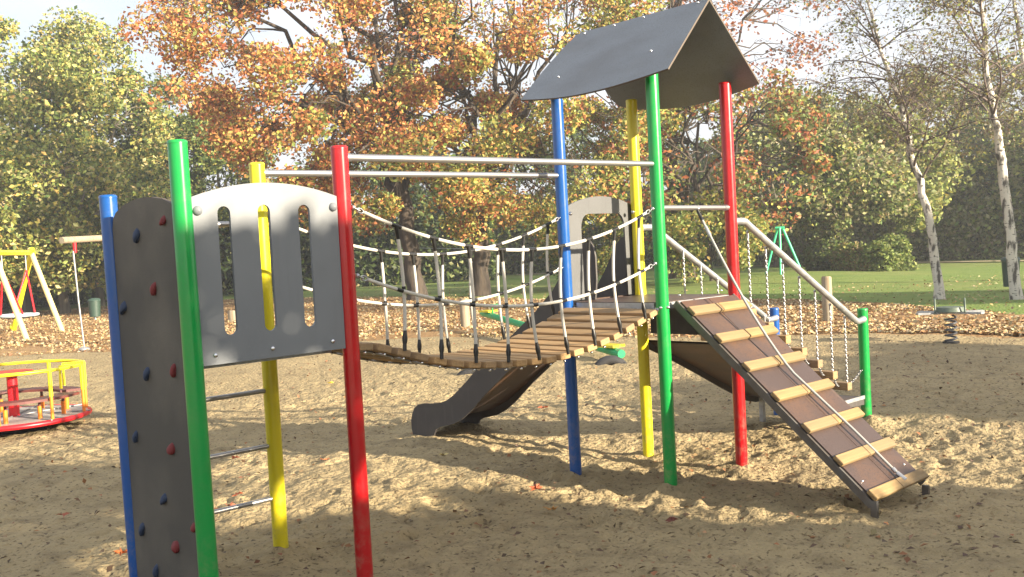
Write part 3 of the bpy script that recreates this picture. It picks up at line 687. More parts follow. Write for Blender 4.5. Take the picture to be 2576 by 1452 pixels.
# ------------------------------------------------------------------ log gallows with a hanging rope
lg = bearing(197, 25.8); l2 = bearing(330, 27.2)
hb = empty('log_rope_swing', l2, 'weathered log beam on a post carrying a hanging rope with red fitting', 'rope swing')
m = MB(); m.tube([lg.lerp(l2, -.22)+Vector((0, 0, 2.66)), l2+(l2-lg)*.15+Vector((0, 0, 2.74))], .08, 14); m.build('beam', M_log, hb, l2)
m = MB(); m.tube([l2-Vector((0, 0, .3)), l2+Vector((0, 0, 2.85))], .1, 14); m.build('post', M_log, hb, l2)
m = MB(); m.tube([lg+Vector((0, 0, 2.60)), lg+Vector((0, 0, 2.36))], [.05, .045], 8); m.build('fitting', M_redb, hb, lg)
m = MB(); m.tube([lg+Vector((-.04, 0, 2.4)), lg+Vector((.0, 0, 1.2)), lg+Vector((.06, 0, .02))], .022, 8); m.build('rope', M_galv, hb, lg)
m = MB(); m.ball(lg+Vector((.06, 0, .04)), (.14, .14, .07)); m.build('anchor', M_galv, hb, lg)

# ------------------------------------------------------------------ see-saw
sa, sb = Vector((12.3, 13.0, 0)), Vector((8.95, 5.75, 0))
ss = empty('seesaw', (sa+sb)/2, 'long green see-saw tilted behind the rope bridge with its right end down', 'see-saw')
pa, pb = sa+Vector((0, 0, .40)), sb+Vector((0, 0, .10))
dv = (pb-pa).normalized(); sd = dv.cross(Vector((0, 0, 1))).normalized()
m = MB(); m.tube([pa, pb], .07, 10); m.build('beam', mat('green_beam', (0.01, 0.33, 0.12), .45), ss, pa)
m = MB(); c = (pa+pb)/2; m.tube([c-sd*.25-Vector((0, 0, .35)), c-Vector((0, 0, .02)), c+sd*.25-Vector((0, 0, .35))], .06, 10); m.build('pivot', M_galv, ss, c)
for q in (pa.lerp(pb, .06), pa.lerp(pb, .95)):
    m = MB(); m.box(q+Vector((0, 0, .09)), (.30, .34, .04)); m.build('seat', M_yel, ss, q)
    q2 = q.lerp(c, .10); m = MB(); m.tube([q2, q2+Vector((0, 0, .26))], .02, 8); m.tube([q2+Vector((0, 0, .26))-sd*.16, q2+Vector((0, 0, .26))+sd*.16], .02, 8); m.build('handle', M_grn, ss, q2)
for (x, y, lb) in ((8.5, 5.6, 'black half-buried tyre under the lowered see-saw end'), (6.55, 6.68, 'black half-buried tyre in the sand seen under the rope bridge')):
    m = MB(); n = 18; R_ = .25
    m.tube([Vector((x+R_*cos(pi*i/n)*.74, y-R_*cos(pi*i/n)*.67, -.19+R_*sin(pi*i/n))) for i in range(n+1)], .075, 10)
    m.build('half_buried_tyre', M_rubber, None, (x, y, 0), label=lb, cat='tyre')
# wooden posts
def wpost(p, r, h, lb, name='wooden_post'):
    m = MB(); m.tube([p-Vector((0, 0, .3)), p+Vector((0, 0, h-.03)), p+Vector((.004, 0, h))], [r, r*.98, r*.86], 16)
    m.build(name, M_log, None, p, label=lb, cat='post')
wpost(bearing(2080, 21.4), .105, .98, 'thick pale wooden post standing in the leaves behind the stair rail')
wpost(bearing(1166, 24.4), .12, .74, 'pale wooden post at the left end of the see-saw')
wpost(bearing(585, 34), .2, .35, 'low pale log stump seen through the slotted panel', 'log_stump')
# ------------------------------------------------------------------ spring rocker
sp = bearing(2388, 17.4)
sr = empty('spring_rocker', sp, 'small spring rocker with cross-shaped seats on the shaded sand', 'spring rocker')
m = MB(); m.tube([sp+Vector((.085*cos(t), .085*sin(t), .02+.42*t/(2*pi*5))) for t in [2*pi*5*k/90 for k in range(91)]], .016, 6); m.build('spring', mat('spring_steel', (.07, .075, .09), .4), sr, sp)
e1 = (bearing(2500, 17.4)-bearing(2280, 17.4)).normalized(); e2 = Vector((-e1.y, e1.x, 0)); z_ = Vector((0, 0, .50))
M_dg = mat('dark_green_board', (0.09, 0.12, 0.09), .5)
for (d_, L_) in ((e1*.93+e2*.37, .5), (e1*.9-e2*.43, .5)):
    m = MB(); ang_ = math.atan2(d_.y, d_.x); R_ = Matrix.Rotation(ang_, 3, 'Z'); m.box(sp+z_, (1.05, .12, .03), R_); m.build('seat_arm', M_galv, sr, sp)
for s_ in (-1, 1):
    c = sp+e1*s_*.22+z_
    m = MB(); m.tube([c+e2*.16+Vector((0, 0, .0)), c+e2*.16+Vector((0, 0, .17)), c+Vector((0, 0, .22)), c-e2*.16+Vector((0, 0, .17)), c-e2*.16], .016, 6); m.build('handle', M_dg, sr, c)
m = MB(); m.tube([sp+z_+Vector((0, 0, .02)), sp+z_+Vector((0, 0, .09))], [.24, .22], 8); m.build('centre_plate', M_dg, sr, sp)
m = MB(); m.tube([sp-Vector((0, 0, .05)), sp+Vector((0, 0, .03))], .13, 12); m.build('base', M_rubber, sr, sp)
# ------------------------------------------------------------------ zip line with two green tripods
g1 = bearing(1968, 42); g2 = bearing(903, 66)
zl = empty('zip_line', (g1+g2)/2, 'cable ropeway strung between two green tripods beyond the sand', 'cable ropeway')
for g, H_ in ((g1, 2.15), (g2, 2.7)):
    hq = e1; vq = e2
    fr = None
    m = MB(); ap = g+Vector((0, 0, H_))
    m.tube([ap-hq*.18, ap+hq*.18], .06, 8); fr = m.build('frame_head', M_mint, zl, ap)
    for dxy in (-hq*.75, hq*.05-vq*.6, hq*.95):
        m = MB(); m.tube([g+dxy-Vector((0, 0, .1))+Vector((0, 0, gz(g.x, g.y))), ap+dxy*.12], .05, 8); m.build('leg', M_mint, fr, g+dxy)
m = MB(); a_, b_ = g1+Vector((0, 0, 2.1)), g2+Vector((0, 0, 2.7)); m.tube([a_.lerp(b_, i/20)-Vector((0, 0, .5*4*(i/20)*(1-i/20))) for i in range(21)], .018, 5); m.build('cable', M_galv, zl, a_)
# ------------------------------------------------------------------ litter bins
def litter_bin(p, lb, h=.95):
    e = empty('litter_bin', p, lb, 'litter bin'); m = MB()
    m.tube([p+Vector((0, 0, .12)), p+Vector((0, 0, h-.12))], [.2, .23], 16); m.build('body', M_binm, e, p)
    m = MB(); m.tube([p+Vector((0, 0, h-.12)), p+Vector((0, 0, h-.03)), p+Vector((0, 0, h))], [.25, .22, .1], 16); m.build('lid', M_binm, e, p)
    m = MB(); m.tube([p-Vector((0, 0, .2)), p+Vector((0, 0, .2))], .05, 8); m.build('stand', M_galv, e, p)
litter_bin(bearing(2545, 30.6), 'dark green litter bin beside the right-hand birch trunk')
litter_bin(bearing(236, 42), 'green litter bin behind the hanging rope at far left', .85)
# ------------------------------------------------------------------ trees
def leaf_mesh(name, P, size, cols, parent, origin, mt=M_leaf, flat=None, seed=0, kind=None, aspect=.62):
    """P (n,3) leaf centres; each leaf is one folded rhombus of 2 triangles"""
    rs = np.random.RandomState(seed); n = len(P)
    d = rs.normal(size=(n, 3)); d[:, 2] = d[:, 2]*.7-.35; d /= np.linalg.norm(d, axis=1, keepdims=True)
    nn = rs.normal(size=(n, 3)); nn[:, 2] *= .7
    if flat is not None: d[:, 2] *= flat; d /= np.linalg.norm(d, axis=1, keepdims=True); nn = rs.normal(size=(n, 3))*.35; nn[:, 2] = 1
    s = np.cross(d, nn); s /= np.linalg.norm(s, axis=1, keepdims=True)+1e-9
    up_ = np.cross(s, d)
    sz = size*rs.uniform(.65, 1.35, (n, 1))
    a = P-d*sz*.5; b = P+s*sz*aspect*.5+up_*sz*.14; c = P+d*sz*.5; e = P-s*sz*aspect*.5+up_*sz*.14
    V = np.stack([a, b, c, e], 1).reshape(-1, 3)-np.array(origin)
    i0 = np.arange(n)*4; F = np.stack([i0, i0+1, i0+2, i0, i0+2, i0+3], 1).reshape(-1, 3)
    me = bpy.data.meshes.new(name); me.vertices.add(len(V)); me.vertices.foreach_set('co', V.ravel())
    me.loops.add(F.size); me.loops.foreach_set('vertex_index', F.ravel().astype(np.int32)); me.polygons.add(len(F))
    me.polygons.foreach_set('loop_start', np.arange(0, F.size, 3, dtype=np.int32)); me.polygons.foreach_set('loop_total', np.full(len(F), 3, np.int32))
    me.update(calc_edges=True)
    at = me.color_attributes.new('col', 'FLOAT_COLOR', 'POINT')
    C4 = np.ones((n, 4, 4)); C4[:, :, :3] = cols[:, None, :]; at.data.foreach_set('color', C4.ravel().astype(np.float32))
    me.materials.append(mt); ob = bpy.data.objects.new(name, me); COL.objects.link(ob); place(ob, origin, parent)
    if kind: ob['kind'] = kind
    return ob
def pick(rs, pal, n, P=None, wfun=None):
    cs_ = np.array([c for c, w_ in pal]); ws = np.array([w_ for c, w_ in pal], float)
    if wfun is not None:
        W = wfun(P, ws); W /= W.sum(1, keepdims=True); cum = W.cumsum(1); k = (rs.rand(n, 1) > cum).sum(1); k = np.clip(k, 0, len(pal)-1)
    else: k = rs.choice(len(pal), n, p=ws/ws.sum())
    c = cs_[k]*rs.uniform(.7, 1.3, (n, 1)); return np.clip(c*rs.uniform(.9, 1.1, (n, 3)), 0, .95)
def tree(name, base, H, crown_c, crown_r, pal, nleaf, leaf, label, cat='tree', group=None, seed=0, nclump=60, nlimb=7, tr=.3, bark=M_bark, clump_r=1.0, wfun=None, lean=(0, 0), trunk_top=.35, shell=.55, rough=.25, branch_vis=1.0, squash=.75, bottom=None, thin=None):
    rg = random.Random(seed); rs = np.random.RandomState(seed+1)
    e = empty(name, base, label, cat, group); base = Vector(base); cc = Vector(crown_c); cr = Vector(crown_r)
    tt = Vector((base.x+(cc.x-base.x)*.15+lean[0], base.y+(cc.y-base.y)*.15+lean[1], base.z+H*trunk_top))
    m = MB(); pts = []; rad = []
    for i in range(9):
        t = i/8; pts.append(base.lerp(tt, t)+Vector((rg.uniform(-1, 1), rg.uniform(-1, 1), 0))*tr*.25*(1 if 0 < i < 8 else 0)-Vector((0, 0, .3 if i == 0 else 0)))
        rad.append(tr*(1.35 if i == 0 else 1.0-.3*t))
    m.tube(pts, rad, 12); m.build('trunk', bark, e, base)
    # clump centres
    cl_ = []
    while len(cl_) < nclump:
        v = Vector((rg.gauss(0, 1), rg.gauss(0, 1), rg.gauss(0, 1))).normalized()*(rg.random()**(1/3)*(1-shell)+shell*rg.uniform(.75, 1.0))
        k = 1+rough*(vnoise(np.array([v.x*2.3+seed*3.1+9]), np.array([v.z*2.3+v.y*2.3+seed*1.7+9]))[0]-.5)*2
        p = cc+Vector((v.x*cr.x*k, v.y*cr.y*k, v.z*cr.z*k))
        if p.z < (bottom if bottom is not None else cc.z-cr.z*.9): continue
        cl_.append(p)
    # limbs
    lim = []
    for i in range(nlimb):
        a = 2*pi*i/nlimb+rg.uniform(-.4, .4); z = rg.uniform(-.35, .55)
        lim.append(cc+Vector((cos(a)*cr.x*.45, sin(a)*cr.y*.45, z*cr.z)))
    lim.append(cc+Vector((0, 0, cr.z*.5)))
    mb = MB()
    def limb(a, b, ra, rb, n=6, wob=.08, sides=6):
        L_ = (b-a).length; pp = []; 
        for i in range(n+1):
            t = i/n; p = a.lerp(b, t); p.z += L_*.10*sin(pi*t)
            if 0 < i < n: p += Vector((rg.gauss(0, 1), rg.gauss(0, 1), rg.gauss(0, 1)))*L_*wob*.5
            pp.append(p)
        mb.tube(pp, [ra+(rb-ra)*i/n for i in range(n+1)], sides, caps=False); return pp
    lp = []
    for q in lim: lp.append(limb(tt-Vector((0, 0, rg.uniform(0, H*.05))), q, tr*.42, tr*.15, 7))
    for p in cl_:
        best = min(((p-q).length, i, j) for i, pp in enumerate(lp) for j, q in enumerate(pp[2:]))
        st = lp[best[1]][best[2]+2-(1 if best[2] > 1 else 0)]
        pp = limb(st, p, tr*.13*branch_vis, tr*.035*branch_vis, 5, .12, 5)
        for _ in range(3):
            q = pp[rg.randint(2, 4)]; limb(q, p+Vector((rg.gauss(0, 1), rg.gauss(0, 1), rg.gauss(0, .6)))*clump_r*.8, tr*.04*branch_vis, tr*.012*branch_vis, 3, .15, 4)
    mb.build('branches', bark, e, base)
    # leaves
    ncl = len(cl_); wts = rs.uniform(.3, 1.7, ncl); wts /= wts.sum(); ci = rs.choice(ncl, nleaf, p=wts)
    CC = np.array([tuple(p) for p in cl_]); rr_ = clump_r*rs.uniform(.6, 1.35, ncl)
    v = rs.normal(size=(nleaf, 3)); v /= np.linalg.norm(v, axis=1, keepdims=True); v *= (rs.rand(nleaf, 1)**.45)
    P_ = CC[ci]+v*rr_[ci][:, None]*np.array([1, 1, squash])
    if bottom is not None: P_ = P_[P_[:, 2] > bottom-.6]
    else: P_ = P_[P_[:, 2] > .3]
    if thin is not None: P_ = P_[rs.rand(len(P_)) < thin(P_)]
    # colour varies a little from clump to clump
    cols = pick(rs, pal, len(P_), P_, wfun)
    leaf_mesh('foliage', P_, leaf, cols, e, tuple(base), seed=seed+5)
    return e
OR = (.52, .225, .08); RB = (.34, .115, .05); YG = (.42, .39, .09); GR = (.14, .19, .045); LG = (.28, .32, .09); DG = (.05, .08, .022); PY = (.62, .55, .24); GO = (.56, .38, .12)
OL = (.29, .29, .12); TN = (.36, .33, .19)
def oakthin(P):
    t = np.clip((P[:, 2]-7.5)/6, 0, 1); nz = vnoise(P[:, 0]*.55+P[:, 1]*.2+20, P[:, 2]*.6+70)
    return np.clip(1.05-t*.66-np.clip((nz-.52)*5, 0, 1)*(.25+.55*t), .04, 1)
# the big autumn oak (two trunks)
def oakw(P, ws):
    # more green and yellow towards the lower right, copper towards the upper left
    rx = (P[:, 0]-21.5)*.735-(P[:, 1]-27.6)*.678
    nz = vnoise(P[:, 0]*.33+50, P[:, 1]*.33+P[:, 2]*.45+50)-.5
    g = 1/(1+np.exp(-(rx*.30-(P[:, 2]-7)*.16+nz*5.5-.9)))
    return np.stack([ws[0]*(1.05-g), ws[1]*(1.05-g), ws[2]*(.35+g*.8), ws[3]*(.10+g*1.3), ws[4]*(.2+g), ws[5]*(.9-.3*g)], 1)
oakpal = [(OR, 3.4), (RB, 2.2), (YG, 2.4), (GR, 1.8), (LG, 1.8), (GO, 2.6)]
p1 = bearing(1050, 40.6); p2 = bearing(1205, 41.6)
c1 = bearing(870, 40.0, 9.6); c2 = bearing(1330, 41.0, 8.6)
tree('oak_tree', p1, 16, c1, (7.3, 6.5, 6.9), oakpal, 76000, .172, 'large copper and orange oak, its trunk the left of the pair behind the rope bridge', seed=21, nclump=120, nlimb=9, tr=.40, clump_r=1.05, wfun=oakw, trunk_top=.28, bottom=2.7, thin=oakthin, branch_vis=.95, rough=.3)
tree('oak_tree', p2, 16, c2, (7.6, 6.5, 6.6), oakpal, 74000, .172, 'large orange and green oak, its trunk the right of the pair behind the rope bridge', seed=33, nclump=115, nlimb=9, tr=.40, clump_r=1.05, wfun=oakw, trunk_top=.28, bottom=2.5, thin=oakthin, branch_vis=.95, rough=.3)
# reddish tree behind the roofed tower
c = bearing(1800, 44, 5.6); tree('red_oak_tree', bearing(1740, 45), 10, c, (5.6, 5, 3.7), [(RB, 2.2), (OR, 1), (YG, 1.2), (GR, 2), (OL, 1.5)], 12500, .21, 'thin reddish and green oak directly behind the roofed tower', seed=41, nclump=62, tr=.26, clump_r=.95, trunk_top=.3, bottom=1.6, branch_vis=1.5)
c = bearing(1790, 40.5, 1.9); tree('autumn_shrub', bearing(1790, 40.5), 3, c, (2.6, 2, 1.7), [(YG, 2), (LG, 2), (GR, 2), (GO, 1)], 6500, .18, 'yellow-green shrub behind the upper end of the plank ramp', 'shrub', seed=47, nclump=26, tr=.08, clump_r=.7, bottom=.7)
c = bearing(1520, 43, 1.7); tree('autumn_shrub', bearing(1520, 43), 3, c, (2.6, 2, 1.6), [(YG, 1), (LG, 2), (GR, 3), (GO, 1)], 5500, .18, 'green and orange shrub seen through the silver arch panel', 'shrub', seed=48, nclump=26, tr=.08, clump_r=.7, bottom=.6)
c = bearing(1790, 47, 13.2); tree('bare_oak_tree', bearing(1700, 48), 15, c, (7.0, 5, 5.2), [(RB, 2), ((.22, .12, .08), 2), (OR, .6)], 5500, .20, 'thinning oak with sparse brown leaves rising above the roof', seed=43, nclump=75, tr=.26, clump_r=1.1, trunk_top=.5, branch_vis=1.3)
# left group
lpal = [(YG, 2.2), (LG, 3), (GR, 2.6), (PY, 1.3), (DG, 1.2), (GO, .4)]
lpal2 = [(GR, 3), (DG, 2.6), (LG, 1.6), (YG, .7)]
grp = 'autumn trees left of the oak'
for k, (u_, d_, cz, rx, rz, pal, nl, lb) in enumerate((
    (70, 56, 7.9, 6.0, 6.6, lpal, 36000, 'tall yellow-green tree at the left edge, behind the swing'),
    (250, 58, 8.7, 4.8, 7.2, lpal, 32000, 'tall pale green and yellow tree above the blue-capped climbing wall'),
    (-160, 58, 6.6, 6, 5.6, lpal, 16000, 'yellow-green tree cut by the left edge of the picture'),
    (430, 62, 7.1, 5.2, 6.5, lpal2, 30000, 'dark green tree between the pale trees and the orange oak'),
    (560, 64, 7.3, 5.0, 5.8, lpal2+[(GO, 1)], 20000, 'dark green tree partly hidden by the left side of the oak'),
    (160, 50, 4.6, 4.6, 4.0, lpal, 17000, 'lower yellow-green tree hanging over the swing and rope'),
    (-20, 49, 4.8, 4.0, 4.0, lpal, 12000, 'bushy yellow-leaved tree above the swing beam'))):
    b = bearing(u_, d_)
    tree('broadleaf_tree', b, cz+rz, bearing(u_, d_, cz), (rx, rx*.85, rz), pal, nl, .225, lb, group=grp, seed=60+k, nclump=int(nl/380), tr=.24, clump_r=1.25, trunk_top=.32, bottom=1.6 if k > 4 else 1.2, bark=M_bark2)
# right group beyond the lawn
rpal = [(LG, 1.2), (GR, 2.2), (YG, .5), (DG, 1.2), (OL, 3), (TN, 1.6), ((.30, .18, .08), .5)]
rpal2 = [(GR, 3), (DG, 2.5), (LG, 1)]
grp = 'trees beyond the lawn'
for k, (u_, d_, cz, rx, rz, pal, nl, lf, lb) in enumerate((
    (2110, 47, 4.3, 2.9, 2.5, rpal, 11000, .22, 'small spreading green tree with forked trunk above the clipped hedge'),
    (2250, 52, 4.6, 3.2, 2.7, [(YG, 1), (LG, 3), (GR, 1.6), (OL, 2)], 13000, .24, 'yellow-green tree with straight trunk right of the forked tree'),
    (1960, 60, 5.5, 4.6, 4.3, rpal, 14000, .26, 'green tree behind the green tripod of the ropeway'),
    (2120, 70, 6.2, 5.5, 5.0, rpal, 15000, .30, 'tall hazy green tree in the middle of the far treeline'),
    (2400, 66, 5.8, 5.6, 4.6, rpal, 15000, .30, 'tall green tree between the two birches, far behind'),
    (2620, 60, 6.0, 5.2, 5.0, rpal2+[(YG, 1)], 14000, .28, 'dark green tree at the right edge of the picture'),
    (2270, 78, 7.0, 6.5, 5.4, rpal, 12000, .32, 'far pale green tree showing over the yellow-green tree'),
    (1620, 72, 7.0, 7, 6, rpal2, 15000, .30, 'dark green tree far behind the blue post of the roofed tower'),
    (1300, 76, 6.0, 8, 5.5, rpal2, 15000, .32, 'dark green tree far behind the oak trunks'),
    (950, 78, 6.0, 8, 5.5, rpal2, 15000, .32, 'dark green tree far behind the left oak trunk'))):
    tree('broadleaf_tree', bearing(u_, d_), cz+rz, bearing(u_, d_, cz), (rx, rx*.85, rz), pal, nl, lf, lb, group=grp, seed=90+k, nclump=int(nl/260), tr=.19 if k < 2 else .24, clump_r=.95 if k < 2 else 1.4, trunk_top=.30, bottom=2.0 if k < 2 else 1.0, bark=M_bark2, branch_vis=1.3)
# undergrowth: a far wood edge that reads as one mass
rs = np.random.RandomState(5)
def brush(name, us, dfun, hfun, n, size, pal, label, seed, cat='undergrowth'):
    rs = np.random.RandomState(seed); U_ = rs.uniform(us[0], us[1], n)
    th = YAW-np.arctan((U_-1288)/2494.3); D = dfun(U_)+rs.rand(n)*3.5
    X = CAM[0]+D*np.cos(th); Y = CAM[1]+D*np.sin(th)
    hh = hfun(U_)*(.55+.9*vnoise(U_*.018+seed, U_*.004))
    Z = hh*rs.rand(n)**.85
    P_ = np.stack([X, Y, Z], 1); cols = pick(rs, pal, n)
    o = leaf_mesh(name, P_, size, cols, None, (0, 0, 0), seed=seed, kind='stuff'); tag(o, label, cat)
brush('undergrowth', (-700, 1250), lambda u: 62+0*u, lambda u: 5.2+0*u, 48000, .38, [(DG, 4), ((.04, .055, .018), 2), (GR, 2), (OL, 1)], 'dark undergrowth under the trees on the left', 5)
brush('undergrowth', (900, 3200), lambda u: np.interp(u, [900, 1500, 2300, 3200], [74, 70, 58, 54]), lambda u: 5.4+0*u, 95000, .27, [(DG, 1), (GR, 3), (OL, 3.5), (LG, 2), (TN, 2)], 'dark wood edge beyond the lawn on the right', 6)
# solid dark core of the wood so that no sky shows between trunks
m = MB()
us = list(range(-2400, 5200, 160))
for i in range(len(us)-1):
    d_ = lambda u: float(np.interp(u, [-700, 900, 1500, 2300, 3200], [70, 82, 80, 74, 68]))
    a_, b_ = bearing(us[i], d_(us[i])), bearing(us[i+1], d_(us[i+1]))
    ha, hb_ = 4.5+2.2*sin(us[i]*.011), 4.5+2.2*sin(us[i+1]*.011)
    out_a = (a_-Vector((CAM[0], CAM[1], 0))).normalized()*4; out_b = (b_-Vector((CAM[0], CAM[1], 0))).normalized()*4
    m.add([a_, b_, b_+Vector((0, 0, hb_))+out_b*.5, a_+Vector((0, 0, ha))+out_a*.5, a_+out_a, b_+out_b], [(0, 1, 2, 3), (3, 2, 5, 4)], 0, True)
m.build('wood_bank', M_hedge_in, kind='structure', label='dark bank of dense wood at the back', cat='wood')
# bushes / clipped hedge
for k, (u_, d_, rx, rz, pal, lb) in enumerate(((2095, 46.5, 1.1, 1.15, [(GR, 3), (DG, 1), ((.16, .14, .05), 1)], 'clipped green bush under the forked tree'), (2165, 45.0, .95, 1.0, [((.26, .20, .08), 2), (GR, 1), (LG, 1)], 'brownish bush between the two clipped bushes'),
                                              (2232, 44.8, 1.0, 1.2, [(LG, 2), (GR, 3)], 'rounded light green bush right of the forked tree'))):
    n = 5200; v = rs.normal(size=(n, 3)); v /= np.linalg.norm(v, axis=1, keepdims=True); v *= rs.uniform(.8, 1.03, (n, 1))
    c = bearing(u_, d_); P_ = np.array([c.x, c.y, rz*.5])+v*np.array([rx, rx, rz*.75])*(1+.9*(vnoise(v[:, 0:1]*2.4+9+k, v[:, 2:3]*2.4+v[:, 1:2]*1.5+9)-.5)); P_ = P_[P_[:, 2] > 0]
    e = empty('bush', c, lb, 'bush'); leaf_mesh('foliage', P_, .15, pick(rs, pal, len(P_)), e, tuple(c), seed=200+k)
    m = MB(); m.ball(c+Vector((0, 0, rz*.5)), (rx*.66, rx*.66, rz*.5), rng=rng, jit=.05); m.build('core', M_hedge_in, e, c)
# birches with bare hanging twigs
def birch(us, d, r, label, seed, top_h):
    rg = random.Random(seed); pts = [bearing(u_, d, z) for u_, z in us]
    e = empty('birch_tree', bearing(us[0][0], d), label, 'birch', 'birches on the lawn edge')
    m = MB(); n = len(pts); sm = []
    for i in range(n-1):
        for j in range(4): sm.append(pts[i].lerp(pts[i+1], j/4)+Vector((rg.gauss(0, .02), rg.gauss(0, .02), 0)))
    sm.append(pts[-1]); K = len(sm)
    rad = [r*(1.35 if i == 0 else 1.1-.95*(i/(K-1))**1.1) for i in range(K)]; m.tube(sm, rad, 12); m.build('trunk', M_birch, e, pts[0])
    mb = MB(); tips = []
    def br(p, d_, L_, rr_, lv):
        pp = [p]; q = p.copy(); dd_ = d_.copy()
        for i in range(6):
            dd_ = (dd_+Vector((rg.gauss(0, .13), rg.gauss(0, .13), rg.gauss(0, .08)-(.05 if lv < 2 else .22)))).normalized(); q = q+dd_*L_/6; pp.append(q)
        mb.tube(pp, [rr_*(1-.8*i/6) for i in range(7)], 5 if lv < 2 else 3, caps=False)
        if lv < 3:
            for k in range((6, 5, 4)[lv]):
                i = rg.randint(1, 6); a = rg.uniform(0, 2*pi); nd = (dd_*.8+Vector((cos(a), sin(a), rg.uniform(-.2, .5)))*.8).normalized()
                br(pp[i], nd, L_*rg.uniform(.4, .62), rr_*.45, lv+1)
        else: tips.extend(pp[2:])
    for i in range(24):
        t = rg.uniform(.38, 1); q = sm[int(t*(K-1))]; a = rg.uniform(0, 2*pi)
        br(q, Vector((cos(a)*.9, sin(a)*.9, rg.uniform(.5, 1.1))).normalized(), rg.uniform(1.6, 3.2)*(1.25-.5*t), .034*(1.3-.6*t), 0)
    mb.build('branches', M_birchtwig, e, pts[0])
    T_ = np.array([tuple(t) for t in tips]); T_ = T_[rs.choice(len(T_), min(len(T_), 5000), replace=False)]+rs.normal(size=(min(len(T_), 5000), 3))*.08
    leaf_mesh('foliage', T_, .085, pick(rs, [((.24, .22, .08), 2), ((.17, .13, .08), 2), (LG, 1)], len(T_)), e, tuple(pts[0]), seed=seed)
birch([(2366, 0), (2357, 1.3), (2337, 2.4), (2306, 3.8), (2291, 4.8), (2256, 6.0), (2200, 8.3), (2160, 10.5)], 28, .115, 'leaning birch with pale bark, the left of the two on the lawn edge', 301, 13)
birch([(2556, 0), (2548, 1.4), (2530, 3.4), (2520, 4.2), (2505, 5.3), (2500, 6.6), (2480, 7.9), (2470, 10.5)], 27, .125, 'upright birch with pale bark at the right edge beside the litter bin', 302, 13)
birch([(2640, 0), (2625, 3), (2600, 6), (2575, 9), (2560, 12)], 36, .13, 'third birch whose branches reach in from beyond the right edge', 303, 13)

# trees and shrubs south of the frame (on the sun side), whose shade falls on the sand
def at_sun(xp, D, z=0): return Vector((xp+.25*D, -D, z))   # D metres sunward of the line y=0
def shrubmass(name, boxes, leaf, n, label, seed, base):
    rs2 = np.random.RandomState(seed); e = empty(name, base, label, 'hedge' if 'hedge' in name else 'tree')
    Ps = []
    tot = sum((b[1]-b[0])*(b[3]-b[2]) for b in boxes)
    for (xa, xb, za, zb, D) in boxes:
        k = int(n*(xb-xa)*(zb-za)/tot); xp = rs2.uniform(xa, xb, k); z = rs2.uniform(za, zb, k); Dd = D+rs2.uniform(-.6, .6, k)
        # ragged outline
        e_ = (vnoise(xp*1.3+seed, z*1.3+seed)-.5)*.7; z = z+e_; z2 = z+.29*Dd
        Ps.append(np.stack([xp+.25*Dd+rs2.normal(size=k)*.12, -Dd, z2], 1))
    P_ = np.concatenate(Ps); P_ = P_[P_[:, 2] > .05]
    leaf_mesh('foliage', P_, leaf, pick(rs2, lpal, len(P_)), e, tuple(base), seed=seed)
    m = MB(); b = Vector(base); m.tube([b-Vector((0, 0, .2)), b+Vector((0, 0, 3.4))], [.16, .08], 8); m.build('trunk', M_bark, e, b)
# crown band shading the left tower and, lower down, the foreground
shrubmass('shade_tree', [(-5.0, 1.45, .68, 1.72, 12), (-5.0, -.8, .4, 1.0, 12), (-5.0, .9, 1.5, 1.86, 12)], .27, 3900, 'leafy tree standing behind the viewpoint on the sunny side', 401, at_sun(-1.5, 12))
shrubmass('hedge_row', [(-.7, 1.95, -3.4, .22, 12), (-6, -.7, -3.4, .55, 12), (1.9, 3.2, -3.4, -.62, 12), (3.2, 7, -3.4, -.95, 12)], .32, 19000, 'hedge row behind the viewpoint whose shade crosses the near sand', 402, at_sun(2, 12))
shrubmass('shade_tree', [(6.3, 13.0, -6.5, .9, 24)], .42, 9000, 'broad tree to the right of the frame whose shade lies on the far sand', 403, at_sun(9.5, 24))
shrubmass('shade_tree', [(22.0, 27.5, -6.5, 4.2, 24)], .42, 9000, 'broad tree right of the frame whose shade lies before the lawn', 404, at_sun(24, 24))

# ------------------------------------------------------------------ fallen leaves
rs = np.random.RandomState(77)
def scatter(n, band, size, pal, name, label, seed, z0=.015, flat=.35, patchy=False):
    rs = np.random.RandomState(seed); U_ = rs.uniform(-250, 2850, n); th = YAW-np.arctan((U_-1288)/2494.3)
    lo, hi = band(th); D = lo+(hi-lo)*rs.rand(n)
    X = CAM[0]+D*np.cos(th); Y = CAM[1]+D*np.sin(th)
    if patchy:
        kp = rs.rand(n) < np.clip((vnoise(X*.45+3, Y*.45)-.30)*2.6+.25+np.clip((D-lo-1.5)*.12, 0, .5), .05, 1); X = X[kp]; Y = Y[kp]; n = len(X)
    P_ = np.stack([X, Y, ground_h(X, Y)+z0+rs.rand(n)*.025], 1)
    o = leaf_mesh(name, P_, size, pick(rs, pal, n), None, (0, 0, 0), mt=M_dead, flat=flat, seed=seed, kind='stuff', aspect=.7); tag(o, label, 'leaves')
lp_ = [((.38, .23, .10), 3), ((.44, .32, .16), 3), ((.24, .14, .065), 2), ((.44, .36, .21), 4)]
scatter(70000, lambda th: (boundary(SANDB, th)-.2, boundary(LITB, th)), .088, lp_, 'leaf_carpet', 'carpet of orange fallen leaves between sand and lawn', 78, flat=.6, patchy=True)
scatter(3600, lambda th: (5+0*th, boundary(SANDB, th)), .045, [((.10, .06, .035), 3), ((.22, .10, .04), 2), ((.30, .2, .1), 1)], 'leaf_scatter', 'small brown leaf scraps scattered over the sand', 79)
scatter(3000, lambda th: (boundary(LITB, th), boundary(LITB, th)+16), .085, lp_, 'leaf_scatter', 'pale fallen leaves dotted over the lawn', 80)
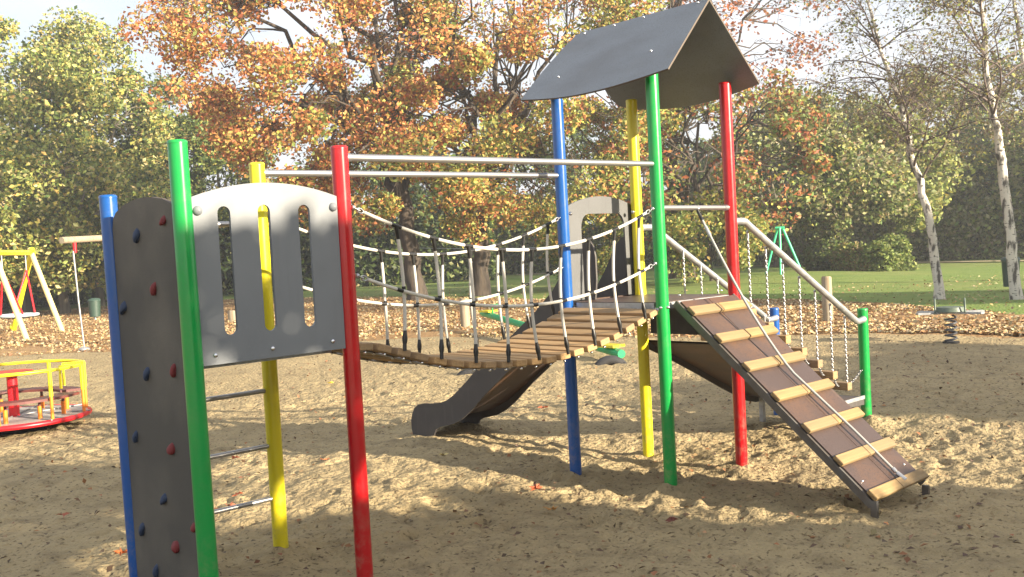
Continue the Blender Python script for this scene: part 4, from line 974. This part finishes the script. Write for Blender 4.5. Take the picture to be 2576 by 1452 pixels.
# single big leaves near the viewer
def big_leaf(x, y, s, col, lb, seed):
    rg = random.Random(seed); m = MB(); z = gz(x, y)+.03; a0 = rg.uniform(0, 6.28); vs = [Vector((x, y, z+.01))]
    lob = 7
    for i in range(lob*2):
        a = a0+2*pi*i/(lob*2); r_ = s*(1 if i % 2 == 0 else .42)*rg.uniform(.85, 1.1)
        vs.append(Vector((x+r_*cos(a), y+r_*sin(a), z+rg.uniform(.0, .04)*(s/.06))))
    m.add(vs, [(0, i, i % (lob*2)+1) for i in range(1, lob*2+1)])
    e = vs[1]; m.tube([vs[0], vs[0].lerp(e, .6), e+(e-vs[0])*.5], .0025, 4)
    m.build('fallen_leaf', mat('leaf_colour', col, .7), None, (x, y, z), label=lb, cat='leaf', group='large fallen leaves on the sand')
def gp(u_, v_):   # ground point seen from the standpoint
    d = fw+rt*((u_-1288)/2494.3)-up*((v_-726)/2494.3); t = -CAM[2]/d.z; return CAM[0]+d.x*t, CAM[1]+d.y*t
for k, (u_, v_, s, col, lb) in enumerate(((308, 1405, .062, (.42, .12, .03), 'orange maple leaf lying left of the climbing wall foot'),
    (597, 1255, .055, (.42, .10, .03), 'orange leaf standing upright between the two lowest ladder rungs'), (580, 1285, .055, (.30, .09, .04), 'reddish leaf lying behind the lowest ladder rung'),
    (592, 1160, .05, (.34, .08, .03), 'red leaf lying behind the middle ladder rung'), (830, 1172, .06, (.38, .10, .03), 'red-orange leaf just left of the red bridge post'),
    (1116, 1160, .05, (.60, .48, .20), 'pale yellow leaf on the sand in front of the slide foot'), (1350, 1242, .06, (.40, .10, .04), 'red leaf between the slide foot and the blue tower post'),
    (1388, 1292, .05, (.50, .26, .08), 'orange-tan leaf in front of the blue tower post'), (1690, 1322, .055, (.16, .05, .03), 'dark curled leaf in front of the green tower post'),
    (160, 1308, .06, (.34, .10, .05), 'reddish leaf in the shade at far left'), (832, 966, .06, (.75, .60, .08), 'bright yellow leaf on the sand left of the red bridge post'),
    (1368, 1042, .07, (.36, .10, .04), 'red leaf on the sand between slide and blue post'))):
    x, y = gp(u_, v_); big_leaf(x, y, s, col, lb, 500+k)
